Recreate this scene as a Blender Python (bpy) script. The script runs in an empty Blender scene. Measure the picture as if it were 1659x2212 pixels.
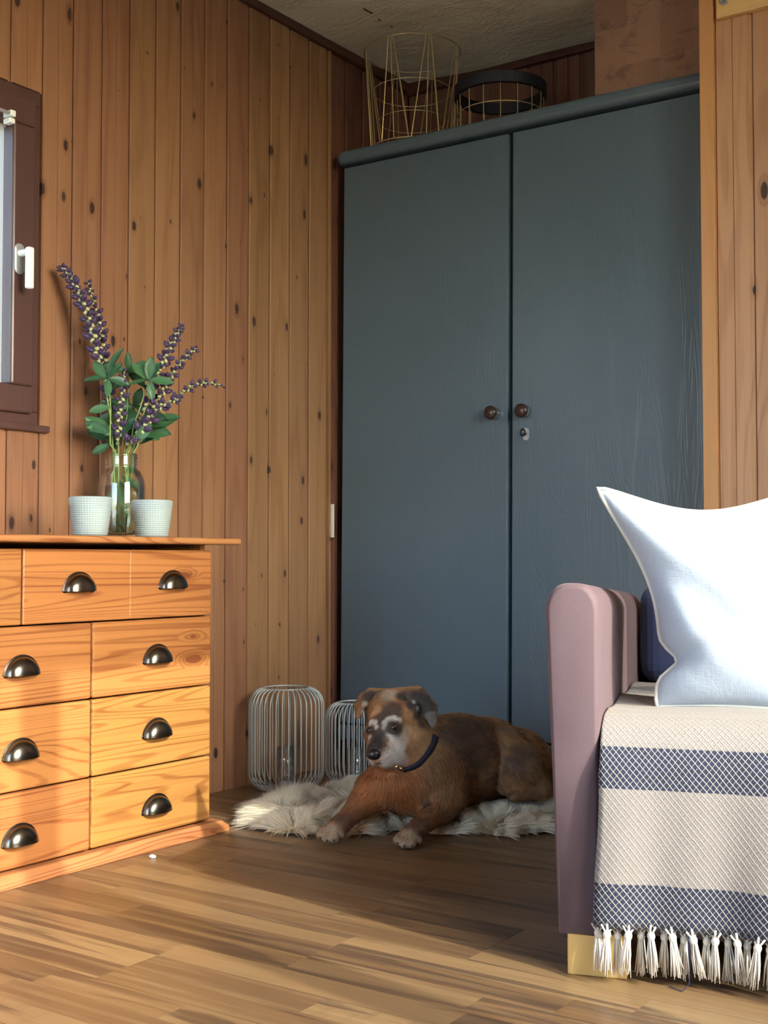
import bpy, math, random
import numpy as np
from mathutils import Vector, Matrix

random.seed(7); rng = np.random.default_rng(11)
scene = bpy.context.scene
COL = scene.collection

# ------------------------------------------------------------------ camera
F_PX, CX, CY, CAM_H = 2674.0, 829.5, 1106.0, 0.62
PITCH, YAW = math.atan(100 / F_PX), math.radians(34.6)
FW = np.array([-math.sin(YAW) * math.cos(PITCH), math.cos(YAW) * math.cos(PITCH), math.sin(PITCH)])
RT = np.array([math.cos(YAW), math.sin(YAW), 0.0])
UP = np.cross(RT, FW)
CAM = np.array([0, 0, CAM_H])
cd = bpy.data.cameras.new('camera'); cam = bpy.data.objects.new('camera', cd); COL.objects.link(cam)
cd.sensor_fit = 'HORIZONTAL'; cd.sensor_width = 36.0; cd.lens = F_PX / 1659 * 36.0
cd.clip_start = 0.02
M = Matrix.Identity(4)
for i in range(3):
    M[i][0], M[i][1], M[i][2], M[i][3] = RT[i], UP[i], -FW[i], CAM[i]
cam.matrix_world = M
scene.camera = cam

# ------------------------------------------------------------------ light
SUN_EL = math.radians(30.4)
SUN_DIR = np.array([-0.987 * math.cos(SUN_EL), 0.163 * math.cos(SUN_EL), -math.sin(SUN_EL)])
sd = bpy.data.lights.new('sun_offscreen', 'SUN'); sun = bpy.data.objects.new('sun_offscreen', sd); COL.objects.link(sun)
sd.energy = 3.1; sd.color = (1.0, 0.92, 0.80); sd.angle = math.radians(0.53)
sun.rotation_euler = Vector(SUN_DIR).to_track_quat('-Z', 'Y').to_euler()
sun.location = (4, 1, 4)
w = bpy.data.worlds.new('sky'); scene.world = w; w.use_nodes = True
wn = w.node_tree; wn.nodes.clear()
sky = wn.nodes.new('ShaderNodeTexSky'); sky.sky_type = 'NISHITA'; sky.sun_disc = False
sky.sun_elevation = SUN_EL; sky.sun_rotation = math.atan2(-SUN_DIR[0], -SUN_DIR[1])
sky.air_density = 1.0; sky.dust_density = 2.0; sky.ozone_density = 1.5
bg = wn.nodes.new('ShaderNodeBackground'); bg.inputs[1].default_value = 0.92
wo = wn.nodes.new('ShaderNodeOutputWorld')
wn.links.new(sky.outputs[0], bg.inputs[0]); wn.links.new(bg.outputs[0], wo.inputs[0])
scene.view_settings.view_transform = 'Standard'; scene.view_settings.look = 'None'
scene.view_settings.gamma = 1.0; scene.view_settings.use_curve_mapping = False
scene.view_settings.exposure = 1.15

# ------------------------------------------------------------------ pixel helpers (1659 x 2212 frame)
def ray(u, v): return FW + RT * (u - CX) / F_PX - UP * (v - CY) / F_PX
def fl(u, v, z=0.0): d = ray(u, v); return CAM + d * (z - CAM_H) / d[2]
def onx(u, v, x): d = ray(u, v); return CAM + d * x / d[0]
def ony(u, v, y): d = ray(u, v); return CAM + d * y / d[1]
def atd(u, v, d): return CAM + ray(u, v) * d

# ------------------------------------------------------------------ mesh helpers
class MB:
    def __init__(self): self.v = []; self.f = []; self.uv = None
    def add(self, vs, fs):
        o = len(self.v); self.v += [tuple(map(float, p)) for p in vs]
        self.f += [tuple(i + o for i in f) for f in fs]; return self
    def box(self, lo, hi):
        x0, y0, z0 = lo; x1, y1, z1 = hi
        return self.add([(x0,y0,z0),(x1,y0,z0),(x1,y1,z0),(x0,y1,z0),(x0,y0,z1),(x1,y0,z1),(x1,y1,z1),(x0,y1,z1)],
                        [(3,2,1,0),(4,5,6,7),(0,1,5,4),(1,2,6,5),(2,3,7,6),(3,0,4,7)])
    def tube(self, pts, r, n=6, closed=False, cap=True):
        pts = [np.array(p, float) for p in pts]; m = len(pts)
        rs = r if hasattr(r, '__len__') else [r] * m
        vs = []; ref = None
        for i, p in enumerate(pts):
            if closed: t = pts[(i + 1) % m] - pts[i - 1]
            else: t = pts[min(i + 1, m - 1)] - pts[max(i - 1, 0)]
            t = t / (np.linalg.norm(t) + 1e-12)
            if ref is None:
                ref = np.array([0, 0, 1.0]) if abs(t[2]) < 0.9 else np.array([1.0, 0, 0])
            a = ref - t * (ref @ t); a /= np.linalg.norm(a) + 1e-12; ref = a
            b = np.cross(t, a)
            for k in range(n):
                q = 2 * math.pi * k / n
                vs.append(p + (a * math.cos(q) + b * math.sin(q)) * rs[i])
        fs = []
        for i in range(m if closed else m - 1):
            j = (i + 1) % m
            for k in range(n):
                l = (k + 1) % n
                fs.append((i * n + k, i * n + l, j * n + l, j * n + k))
        if cap and not closed:
            fs.append(tuple(range(n))[::-1]); fs.append(tuple((m - 1) * n + k for k in range(n)))
        return self.add(vs, fs)
    def lathe(self, prof, n=32, c=(0, 0, 0), closed=False, rad=None):
        vs = []; m = len(prof)
        for (r, z) in prof:
            for k in range(n):
                q = 2 * math.pi * k / n
                rr = r if rad is None else rad(r, z, q)
                vs.append((c[0] + rr * math.cos(q), c[1] + rr * math.sin(q), c[2] + z))
        fs = []
        for i in range(m if closed else m - 1):
            j = (i + 1) % m
            for k in range(n):
                l = (k + 1) % n
                fs.append((i * n + k, i * n + l, j * n + l, j * n + k))
        return self.add(vs, fs)
    def ellipsoid(self, c, r, n=12, m=8, rot=None):
        vs = []; 
        for i in range(m + 1):
            th = math.pi * i / m
            for k in range(n):
                q = 2 * math.pi * k / n
                p = np.array([r[0] * math.sin(th) * math.cos(q), r[1] * math.sin(th) * math.sin(q), r[2] * math.cos(th)])
                if rot is not None: p = rot @ p
                vs.append(p + np.array(c))
        fs = [(i*n+k, (i+1)*n+k, (i+1)*n+(k+1)%n, i*n+(k+1)%n) for i in range(m) for k in range(n)]
        return self.add(vs, fs)
    def grid(self, P, nu, nv, close_u=False):
        vs = [P(i, j) for i in range(nu) for j in range(nv)]
        fs = [(i*nv+j, (i+1)*nv+j, (i+1)*nv+j+1, i*nv+j+1) for i in range(nu-1) for j in range(nv-1)]
        return self.add(vs, fs)
    def mesh(self, name, mat=None, smooth=False):
        me = bpy.data.meshes.new(name); me.from_pydata(self.v, [], self.f); me.update()
        if mat: me.materials.append(mat)
        if smooth: me.polygons.foreach_set('use_smooth', [True] * len(me.polygons))
        return me
    def build(self, name, mat, parent=None, smooth=False, bevel=0.0, seg=2, loc=None):
        return link(name, self.mesh(name, mat, smooth), parent, bevel, seg, loc)

def link(name, me, parent=None, bevel=0.0, seg=2, loc=None):
    o = bpy.data.objects.new(name, me); COL.objects.link(o)
    if parent is not None: o.parent = parent
    if loc is not None: o.location = loc
    if bevel:
        b = o.modifiers.new('bevel', 'BEVEL'); b.width = bevel; b.segments = seg; b.limit_method = 'ANGLE'
        b.angle_limit = math.radians(40)
    return o
def thing(name, label, cat, loc=(0, 0, 0), rz=0.0, group=None):
    o = bpy.data.objects.new(name, None); COL.objects.link(o); o.empty_display_size = 0.05
    o.location = loc; o.rotation_euler = (0, 0, rz); tag(o, label, cat, group); return o
def tag(o, label, cat, group=None):
    o['label'] = label; o['category'] = cat
    if group: o['group'] = group
    return o
def struct(o, label=None, cat=None):
    o['kind'] = 'structure'
    if label: o['label'] = label
    if cat: o['category'] = cat
    return o
def fastmesh(name, V, tris, mat, colors=None, smooth=True):
    me = bpy.data.meshes.new(name); V = np.ascontiguousarray(V, np.float32); T = np.ascontiguousarray(tris, np.int32)
    k = T.shape[1]
    me.vertices.add(len(V)); me.vertices.foreach_set('co', V.ravel())
    me.loops.add(T.size); me.loops.foreach_set('vertex_index', T.ravel())
    me.polygons.add(len(T)); me.polygons.foreach_set('loop_start', np.arange(0, T.size, k, dtype=np.int32))
    me.polygons.foreach_set('use_smooth', np.full(len(T), smooth))
    me.update(calc_edges=True); me.validate()
    if colors is not None:
        a = me.color_attributes.new('Col', 'FLOAT_COLOR', 'POINT')
        c = np.ones((len(V), 4), np.float32); c[:, :3] = colors; a.data.foreach_set('color', c.ravel())
    me.materials.append(mat)
    return me
def blades(name, roots, dirs, length, width, colors, mat, bend, parent):
    """tapered two-segment hairs; bend = vector added at the tip"""
    n = len(roots)
    s = np.cross(dirs, rng.normal(size=(n, 3))); s /= np.linalg.norm(s, axis=1)[:, None] + 1e-9
    L = length[:, None]; W = width[:, None]
    mid = roots + dirs * L * 0.55 + bend * L * 0.22
    tip = roots + dirs * L + bend * L
    V = np.stack([roots - s * W, roots + s * W, mid + s * W * 0.75, mid - s * W * 0.75, tip], 1).reshape(-1, 3)
    b = np.arange(n)[:, None] * 5
    T = np.concatenate([b + [0, 1, 2], b + [0, 2, 3], b + [3, 2, 4]], 0)
    C = np.repeat(colors, 5, axis=0)
    return link(name, fastmesh(name, V, T, mat, C), parent)

# ------------------------------------------------------------------ materials
class NT:
    def __init__(self, name):
        self.m = bpy.data.materials.new(name); self.m.use_nodes = True
        self.t = self.m.node_tree; self.t.nodes.clear()
        self.out = self.t.nodes.new('ShaderNodeOutputMaterial')
    def n(self, typ, ins=None, **props):
        x = self.t.nodes.new('ShaderNode' + typ)
        for k, v in props.items(): setattr(x, k, v)
        for k, v in (ins or {}).items():
            if isinstance(v, bpy.types.NodeSocket): self.t.links.new(v, x.inputs[k])
            else:
                s = x.inputs[k]
                if isinstance(v, tuple) and len(v) == 3 and s.type == 'RGBA': v = (*v, 1.0)
                s.default_value = v
        return x
    def math(self, op, a, b=0.0, c=0.0, clamp=False):
        x = self.n('Math', {0: a, 1: b, 2: c}, operation=op); x.use_clamp = clamp; return x.outputs[0]
    def mix(self, f, a, b, mode='MIX'):
        x = self.n('Mix', {0: f, 6: a, 7: b}, data_type='RGBA', blend_type=mode, clamp_factor=True); return x.outputs[2]
    def ramp(self, f, stops, interp='LINEAR'):
        x = self.n('ValToRGB', {0: f}); r = x.color_ramp; r.interpolation = interp
        while len(r.elements) > 1: r.elements.remove(r.elements[-1])
        for i, (p, c) in enumerate(stops):
            e = r.elements[0] if i == 0 else r.elements.new(p)
            e.position = p; e.color = (*c, 1.0) if len(c) == 3 else c
        return x.outputs[0]
    def step(self, x, lo, hi):
        m = self.n('MapRange', {0: x, 1: lo, 2: hi, 3: 0.0, 4: 1.0}, interpolation_type='SMOOTHSTEP'); return m.outputs[0]
    def pos(self): return self.n('NewGeometry').outputs['Position']
    def objc(self): return self.n('TexCoord').outputs['Object']
    def rand(self): return self.n('ObjectInfo').outputs['Random']
    def mapping(self, v, scale=(1,1,1), loc=(0,0,0)): return self.n('Mapping', {0: v, 1: loc, 3: scale}).outputs[0]
    def noise(self, v, scale=1.0, detail=3.0, rough=0.5, dist=0.0):
        return self.n('TexNoise', {'Vector': v, 'Scale': scale, 'Detail': detail, 'Roughness': rough, 'Distortion': dist}).outputs[0]
    def bump(self, h, strength=0.2, dist=0.01, normal=None):
        d = {'Height': h, 'Strength': strength, 'Distance': dist}
        if normal: d['Normal'] = normal
        return self.n('Bump', d).outputs[0]
    def done(self, color, rough=0.5, normal=None, **kw):
        ins = {'Base Color': color, 'Roughness': rough}
        if normal: ins['Normal'] = normal
        for k, v in kw.items(): ins[k.replace('_', ' ')] = v
        p = self.n('BsdfPrincipled', ins)
        self.t.links.new(p.outputs[0], self.out.inputs[0]); return self.m

def plain(name, col, rough=0.5, **kw):
    return NT(name).done((*col, 1.0), rough, **kw)

def wood(name, light, dark, along, knot=0.0, stretch=0.9, width=0.1, rough=0.42, ring=55.0, tint=0.25, grain=0.5, cell=(0.115, 0.24), knotcol=(0.028, 0.011, 0.009), streak=None, flat=0):
    """solid pine: 'along' is the world axis the grain follows"""
    T = NT(name); p = T.pos(); r = T.rand()
    off = T.n('CombineXYZ', {0: T.math('MULTIPLY', r, 7.3), 1: T.math('MULTIPLY', r, 3.1), 2: T.math('MULTIPLY', r, 11.7)}).outputs[0]
    q = T.n('VectorMath', {0: p, 1: off}, operation='ADD').outputs[0]
    sc = [9.0] * 3; sc[along] = stretch
    g1 = T.noise(T.mapping(q, tuple(sc)), 1.0, 2.0, 0.45, 0.3)
    kmask = None
    if knot:
        sp_ = T.n('SeparateXYZ', {0: p}).outputs; cross = [a for a in range(3) if a not in (along, flat)][0]
        kv = T.n('CombineXYZ', {0: T.math('DIVIDE', sp_[cross], cell[0]), 1: T.math('DIVIDE', sp_[along], cell[1]), 2: 0.0}).outputs[0]
        vor = T.n('TexVoronoi', {'Vector': kv, 'Scale': 1.0, 'Randomness': 1.0}, voronoi_dimensions='2D')
        dist = vor.outputs['Distance']; rc = T.n('SeparateColor', {0: vor.outputs['Color']}).outputs[0]
        rc2 = T.n('SeparateColor', {0: vor.outputs['Color']}).outputs[1]
        wob = T.noise(T.mapping(p, (60, 60, 60)), 1.0, 1.0)
        dist = T.math('ADD', dist, T.math('MULTIPLY', T.math('SUBTRACT', wob, 0.5), 0.035))
        thr = T.math('MULTIPLY', T.math('ADD', T.math('MULTIPLY', T.math('POWER', rc, 1.7), 0.85), 0.15), knot)
        core = T.math('SUBTRACT', 1.0, T.step(T.math('SUBTRACT', dist, thr), -0.012, 0.016))
        core = T.math('MULTIPLY', core, T.step(rc2, 0.50, 0.54))
        halo = T.math('SUBTRACT', 1.0, T.step(T.math('SUBTRACT', dist, thr), -0.02, 0.14))
        halo = T.math('MULTIPLY', T.math('MULTIPLY', halo, rc), T.step(rc2, 0.45, 0.56))
        kmask = (core, halo, rc2)
        g1 = T.math('ADD', g1, T.math('MULTIPLY', halo, 0.10))
    rings = T.math('SINE', T.math('MULTIPLY', g1, ring))
    rings = T.step(rings, width, 1.0)
    sf = [190.0] * 3; sf[along] = 3.0
    fine = T.noise(T.mapping(q, tuple(sf)), 1.0, 2.0, 0.6)
    sm = [26.0] * 3; sm[along] = 0.7
    med = T.noise(T.mapping(q, tuple(sm)), 1.0, 2.0, 0.5)
    f = T.math('ADD', T.math('MULTIPLY', rings, grain), T.math('MULTIPLY', T.math('SUBTRACT', fine, 0.45), 0.9))
    f = T.math('ADD', f, T.math('MULTIPLY', T.math('SUBTRACT', med, 0.45), 1.3), clamp=True)
    c = T.mix(f, light, dark)
    if streak:
        ss = [14.0] * 3; ss[along] = 0.9
        s = T.noise(T.mapping(q, tuple(ss), (3, 1, 5)), 1.0, 4.0, 0.6, 0.8)
        c = T.mix(T.math('MULTIPLY', T.step(s, 0.54, 0.66), 0.8), c, streak)
    hsv = T.n('HueSaturation', {'Hue': T.math('ADD', 0.5, T.math('MULTIPLY', T.math('SUBTRACT', r, 0.5), 0.018)), 'Saturation': 1.0,
              'Value': T.math('ADD', 1.0 - tint / 2, T.math('MULTIPLY', T.math('FRACT', T.math('MULTIPLY', r, 17.13)), tint)), 'Color': c})
    c = hsv.outputs[0]
    h = T.math('MULTIPLY', f, -0.5)
    if kmask:
        c = T.mix(T.math('MULTIPLY', kmask[1], 0.45), c, tuple(x * 0.45 for x in dark))
        c = T.mix(T.math('MULTIPLY', kmask[0], 0.93), c, knotcol)
    return T.done(c, T.math('ADD', rough, T.math('MULTIPLY', f, 0.12)), T.bump(h, 0.25, 0.002))

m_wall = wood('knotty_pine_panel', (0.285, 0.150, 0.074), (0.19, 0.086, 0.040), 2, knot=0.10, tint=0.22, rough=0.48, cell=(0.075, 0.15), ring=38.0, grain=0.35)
m_wall_dark = wood('dark_red_brown_panel', (0.155, 0.068, 0.044), (0.105, 0.042, 0.028), 2, knot=0.07, tint=0.3, rough=0.5)  # darker red-brown than the pine, for corner planks and back wall
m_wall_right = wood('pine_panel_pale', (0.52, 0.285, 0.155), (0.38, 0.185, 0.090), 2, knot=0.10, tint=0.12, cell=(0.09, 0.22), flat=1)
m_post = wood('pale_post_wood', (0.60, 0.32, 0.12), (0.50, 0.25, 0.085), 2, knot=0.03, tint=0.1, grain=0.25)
m_hookboard = wood('pale_hook_board', (0.78, 0.50, 0.21), (0.62, 0.36, 0.13), 0, tint=0.05, grain=0.3)
m_trim = wood('dark_ceiling_trim', (0.075, 0.026, 0.018), (0.05, 0.017, 0.012), 1, tint=0.1)
m_chest = wood('orange_pine_drawer', (0.405, 0.178, 0.052), (0.215, 0.070, 0.016), 1, knot=0.095, stretch=0.45, width=0.35, ring=190.0, tint=0.16, grain=0.62, cell=(0.10, 0.30), rough=0.36, knotcol=(0.16, 0.045, 0.015))
m_chest_top = wood('orange_pine_top', (0.42, 0.195, 0.070), (0.26, 0.096, 0.028), 1, stretch=0.8, width=0.3, ring=160.0, tint=0.1, grain=0.85, rough=0.36)
m_win = wood('dark_window_wood', (0.085, 0.042, 0.040), (0.060, 0.028, 0.028), 2, tint=0.1, grain=0.2, rough=0.3)

def floor_mat():
    T = NT('walnut_laminate'); p = T.pos(); r = T.rand()
    off = T.n('CombineXYZ', {0: T.math('MULTIPLY', r, 9.3), 1: T.math('MULTIPLY', r, 5.1), 2: 0.0}).outputs[0]
    q = T.n('VectorMath', {0: p, 1: off}, operation='ADD').outputs[0]
    base = T.ramp(r, [(0.0, (0.087, 0.050, 0.025)), (0.15, (0.184, 0.108, 0.050)), (0.3, (0.115, 0.067, 0.034)), (0.45, (0.216, 0.138, 0.067)), (0.6, (0.138, 0.077, 0.036)), (0.75, (0.239, 0.157, 0.078)), (0.88, (0.161, 0.096, 0.047)), (1.0, (0.207, 0.131, 0.066))])
    g = T.noise(T.mapping(q, (1.3, 17, 1)), 1.0, 4.0, 0.55, 0.9)
    s = T.step(g, 0.50, 0.60)
    c = T.mix(T.math('MULTIPLY', s, 0.8), base, (0.060, 0.036, 0.023))
    l = T.noise(T.mapping(q, (2.5, 60, 1), (4, 2, 0)), 1.0, 3.0, 0.6, 0.3)
    c = T.mix(T.math('MULTIPLY', T.step(l, 0.45, 0.75), 0.3), c, (0.36, 0.25, 0.13))
    fl_ = T.noise(T.mapping(q, (75, 10, 1)), 1.0, 2.0, 0.5, 0.5)
    sel = T.step(T.math('FRACT', T.math('MULTIPLY', r, 13.7)), 0.6, 0.7)
    c = T.mix(T.math('MULTIPLY', T.math('MULTIPLY', T.step(fl_, 0.5, 0.65), sel), 0.3), c, (0.12, 0.07, 0.035))
    fine = T.noise(T.mapping(q, (14, 420, 1)), 1.0, 2.0)
    c = T.mix(T.math('MULTIPLY', T.step(fine, 0.5, 0.8), 0.3), c, (0.09, 0.05, 0.028))
    return T.done(c, T.math('ADD', 0.30, T.math('MULTIPLY', g, 0.12)), T.bump(T.math('ADD', fine, g), 0.08, 0.002))
m_floor = floor_mat()
m_subfloor = plain('floor_joint', (0.09, 0.055, 0.03), 0.6)

def plaster():
    T = NT('old_ceiling_plaster'); p = T.pos()
    a = T.noise(T.mapping(p, (2.0, 2.0, 2.0)), 1.0, 4.0, 0.55)
    b = T.noise(T.mapping(p, (60, 60, 60)), 1.0, 3.0)
    c = T.mix(a, (0.80, 0.76, 0.60), (0.66, 0.62, 0.48))
    h = T.math('ADD', T.math('MULTIPLY', a, 1.0), T.math('MULTIPLY', b, 0.06))
    cr = T.noise(T.mapping(p, (3, 9, 3)), 1.0, 3.0, 0.5, 0.6)
    ridge = T.step(T.math('ABSOLUTE', T.math('SUBTRACT', cr, 0.5)), 0.02, 0.0)
    h = T.math('ADD', h, T.math('MULTIPLY', ridge, 0.03))
    return T.done(c, 0.85, T.bump(h, 0.6, 0.06))
m_ceil = plaster()

def paint():
    T = NT('blue_grey_paint'); p = T.pos()
    g = T.noise(T.mapping(p, (55, 55, 2.2)), 1.0, 3.0, 0.55, 0.4)
    w_ = T.noise(T.mapping(p, (9, 9, 1.2)), 1.0, 2.0, 0.5, 1.2)
    rings = T.math('SINE', T.math('MULTIPLY', w_, 120.0))
    h = T.math('ADD', T.math('MULTIPLY', g, 0.6), T.math('MULTIPLY', rings, 0.12))
    n2 = T.noise(T.mapping(p, (3, 3, 3)), 1.0, 3.0)
    c = T.mix(n2, (0.072, 0.112, 0.145), (0.090, 0.135, 0.170))
    return T.done(c, 0.30, T.bump(h, 0.25, 0.003))
m_paint = paint()
m_chrome = plain('chrome', (0.75, 0.74, 0.72), 0.16, Metallic=1.0)
m_knob = plain('dark_knob', (0.035, 0.018, 0.016), 0.28)
m_blackiron = plain('black_iron', (0.015, 0.015, 0.018), 0.4, Metallic=0.6)
m_pull = plain('antique_pull_metal', (0.16, 0.145, 0.12), 0.24, Metallic=1.0)
m_gold = plain('gold_wire', (0.55, 0.47, 0.26), 0.35, Metallic=0.75)
m_blackband = plain('black_band', (0.008, 0.011, 0.020), 0.5)
m_wiregrey = plain('grey_painted_wire', (0.46, 0.52, 0.53), 0.38, Metallic=0.25)
m_white = plain('white_metal', (0.80, 0.86, 0.86), 0.3)
m_wax = plain('candle_wax', (0.80, 0.76, 0.62), 0.6, Subsurface_Weight=0.3)
m_alu = plain('tealight_cup', (0.75, 0.75, 0.80), 0.35)

def clear_glass(name, tint=(1, 1, 1), gloss=0.12):
    T = NT(name)
    tr = T.n('BsdfTransparent', {0: (*tint, 1.0)}); gl = T.n('BsdfGlossy', {0: (1, 1, 1, 1), 1: 0.03})
    fr = T.n('LayerWeight', {0: 0.25}).outputs['Fresnel']
    f = T.math('ADD', T.math('MULTIPLY', fr, 0.7), gloss * 0.3, clamp=True)
    mx = T.n('MixShader', {0: f, 1: tr.outputs[0], 2: gl.outputs[0]})
    T.t.links.new(mx.outputs[0], T.out.inputs[0]); return T.m
m_pane = clear_glass('window_pane', (0.97, 0.99, 0.98), 0.1)
m_jar = clear_glass('jar_glass', (0.95, 0.98, 0.965), 0.15)
m_tube = clear_glass('lantern_glass', (0.97, 0.98, 0.98), 0.25)
m_water = clear_glass('water', (0.85, 0.93, 0.88), 0.1)
def shift(mb, o):
    mb.v = [(a - o[0], b - o[1], c - o[2]) for a, b, c in mb.v]; return mb

# ================================================================== the room
XL, CEIL, YB, YR = -2.245, 2.185, 3.40, 2.90        # left wall, ceiling, back wall, right-hand panelled wall
XW, YN = 0.80, -1.40                                 # window wall on the right, wall behind the camera
WY0, WY1, WZ0, WZ1 = 1.150, 1.872, 0.918, 1.690      # window in the left wall

# floor ----------------------------------------------------------------
fb = MB().box((-2.40, 0.90, -0.06), (XW + 0.1, YB + 0.1, -0.008)).box((-2.40, YN - 0.1, -0.06), (XW + 0.1, 0.90, 0.0))
floor = struct(fb.build('floor', m_floor), 'walnut-toned laminate floor laid in short strips', 'floor')
strip_me = MB().box((0, 0, -0.009), (1, 1, 0)).mesh('floor_strip', m_floor)
SW = 0.0640
row = 0; y = 0.90; R = random.Random(5)
while y < 3.02:
    b = row // 3
    if row % 3 == 0:
        shift_ = R.uniform(-0.64, 0.64) * (0 if 1.45 < y < 1.62 else 1)
        ends = [-1.205 + shift_ + 1.28 * k for k in range(-2, 3)]
    cuts = []
    for a, c in zip(ends[:-1], ends[1:]):
        t1, t2 = sorted((R.uniform(0.22, 0.45), R.uniform(0.55, 0.8)))
        cuts += [a, a + 1.28 * t1] + ([a + 1.28 * t2] if R.random() < 0.75 else [])
    cuts = [c for c in cuts if -2.26 < c < XW]; cuts = [-2.27] + cuts + [XW + 0.02]
    for a, c in zip(cuts[:-1], cuts[1:]):
        if c - a < 0.02: continue
        # strips that lie wholly behind the camera's left/right field are kept: they carry the floor pattern
        o = link('floor_strip', strip_me, floor)
        isend = any(abs(c - e) < 1e-6 for e in ends)
        o.location = (a, y, 0.0); o.scale = (c - a - (0.0012 if isend else 0.0004), SW - (0.0010 if row % 3 == 2 else 0.0003), 1.0)
    row += 1; y += SW

# ceiling --------------------------------------------------------------
def ceil_pt(i, j):
    x = -2.40 + i * 0.05; yy = YN - 0.1 + j * 0.05
    b = 0.006 * math.sin(x * 5.1 + 1.3 * math.sin(yy * 2.2)) + 0.005 * math.sin(yy * 6.3 + x * 2.7) + 0.003 * math.sin(x * 13 + yy * 9)
    return (x, yy, CEIL + b)
nx, ny = int((XW + 0.1 + 2.40) / 0.05) + 2, int((YB + 0.1 - YN + 0.1) / 0.05) + 2
cb = MB().grid(ceil_pt, nx, ny); cb.box((-2.42, YN - 0.12, CEIL + 0.02), (XW + 0.15, YB + 0.15, CEIL + 0.09))
ceiling = struct(cb.build('ceiling', m_ceil, smooth=False), 'uneven cream plaster ceiling', 'ceiling')
for k, pts in enumerate(([(786, 19), (796, 25), (805, 29)], [(817, 42), (822, 44)], [(843, 57), (848, 58)])):
    q = [fl(u, v, CEIL - 0.006) for u, v in pts]
    MB().tube(q, 0.0022, 5).build('plaster_crack', m_trim, ceiling)

# left wall with knotty pine planks --------------------------------------
wl = MB()
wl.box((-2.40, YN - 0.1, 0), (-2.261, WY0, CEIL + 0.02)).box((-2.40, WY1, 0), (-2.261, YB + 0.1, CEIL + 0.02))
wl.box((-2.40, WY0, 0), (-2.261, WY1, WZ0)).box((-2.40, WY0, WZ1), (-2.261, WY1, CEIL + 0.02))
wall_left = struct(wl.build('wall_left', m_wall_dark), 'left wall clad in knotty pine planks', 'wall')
PW = 0.0905
def plank_mesh(name, h, mat, w=PW):
    prof = [(0.0, 0.0025), (-0.0040, 0.0), (-0.014, 0.0), (-0.014, w - 0.0018), (-0.0055, w - 0.0018), (-0.0055, w - 0.0090), (-0.0040, w - 0.0094), (0.0, w - 0.0125), (0.0, 0.0430), (-0.0028, 0.0415), (0.0, 0.0400)]
    n = len(prof)
    vs = [(x, yy, 0) for x, yy in prof] + [(x, yy, h) for x, yy in prof]
    fs = [(i, (i + 1) % n, n + (i + 1) % n, n + i)[::-1] for i in range(n)] + [tuple(range(n)), tuple(range(2 * n - 1, n - 1, -1))]
    return MB().add(vs, fs).mesh(name, mat)
pm_full, pm_low, pm_high = plank_mesh('plank', CEIL, m_wall), plank_mesh('plank', WZ0, m_wall), plank_mesh('plank', CEIL - WZ1, m_wall)
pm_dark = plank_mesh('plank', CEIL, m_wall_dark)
for k in range(46):
    y0 = 2.960 - PW * (k + 1)
    inwin = WY0 - 0.02 < y0 and y0 + PW < WY1 + 0.02
    jx = R.uniform(-0.0015, 0.0)
    if inwin:
        link('plank', pm_low, wall_left, loc=(XL + jx, y0, 0)); link('plank', pm_high, wall_left, loc=(XL + jx, y0, WZ1))
    else:
        link('plank', pm_full, wall_left, loc=(XL + jx, y0, 0))
MB().box((XL - 0.02, 2.960, 0), (XL + 0.003, 2.968, CEIL)).build('plank_edge', m_wall, wall_left)
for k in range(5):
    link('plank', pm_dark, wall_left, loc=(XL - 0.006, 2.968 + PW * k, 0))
trim_1 = struct(MB().box((XL - 0.01, -1.3, CEIL - 0.022), (XL + 0.012, YB, CEIL + 0.012)).build('trim_1', m_trim, bevel=0.003), 'dark brown ceiling trim along the left wall', 'trim')

# window in the left wall --------------------------------------------------
win = struct(thing('window_1', 'dark brown wooden casement window in the pine wall', 'window', (XL, 1.5, WZ0)), None)
wo_ = (XL, 1.5, WZ0)
def frame(y0, y1, z0, z1, t, x0, x1):
    return MB().box((x0, y0, z0), (x1, y1, z0 + t)).box((x0, y0, z1 - t), (x1, y1, z1)).box((x0, y0, z0 + t), (x1, y0 + t, z1 - t)).box((x0, y1 - t, z0 + t), (x1, y1, z1 - t))
shift(frame(WY0, WY1 - 0.004, WZ0, WZ1, 0.034, XL - 0.12, XL - 0.004), wo_).build('outer_frame', m_win, win, bevel=0.003)
cas = shift(frame(WY0 + 0.028, WY1 - 0.026, WZ0 + 0.028, WZ1 - 0.028, 0.062, XL - 0.075, XL + 0.008), wo_).build('casement', m_win, win, bevel=0.005)
shift(MB().box((XL - 0.045, WY0 + 0.08, WZ0 + 0.08), (XL - 0.041, WY1 - 0.08, WZ1 - 0.08)), wo_).build('pane', m_pane, win)
shift(MB().box((XL - 0.02, WY0 - 0.02, WZ0 - 0.012), (XL + 0.014, WY1 + 0.018, WZ0 + 0.004)), wo_).build('sill', m_win, win, bevel=0.003)
hp = onx(40, 555, XL + 0.008); hz = hp[2]; hy = hp[1]
plate = [(0.013 * math.cos(a), 0.022 * (1 if math.sin(a) > 0 else -1) + 0.013 * math.sin(a)) for a in np.linspace(0, 2 * math.pi, 25)[:-1]]
n = len(plate)
mbh = MB().add([(0.0, a, b) for a, b in plate] + [(0.006, a, b) for a, b in plate], [tuple(range(n)), tuple(range(2 * n - 1, n - 1, -1))] + [(i, n + i, n + (i + 1) % n, (i + 1) % n) for i in range(n)])
m_dullmetal = plain('dull_metal', (0.42, 0.46, 0.48), 0.35, Metallic=0.5)
hb = mbh.build('handle_plate', m_dullmetal, win, loc=(XL + 0.008 - wo_[0], hy - wo_[1], hz - wo_[2] - 0.005), bevel=0.002)
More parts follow.
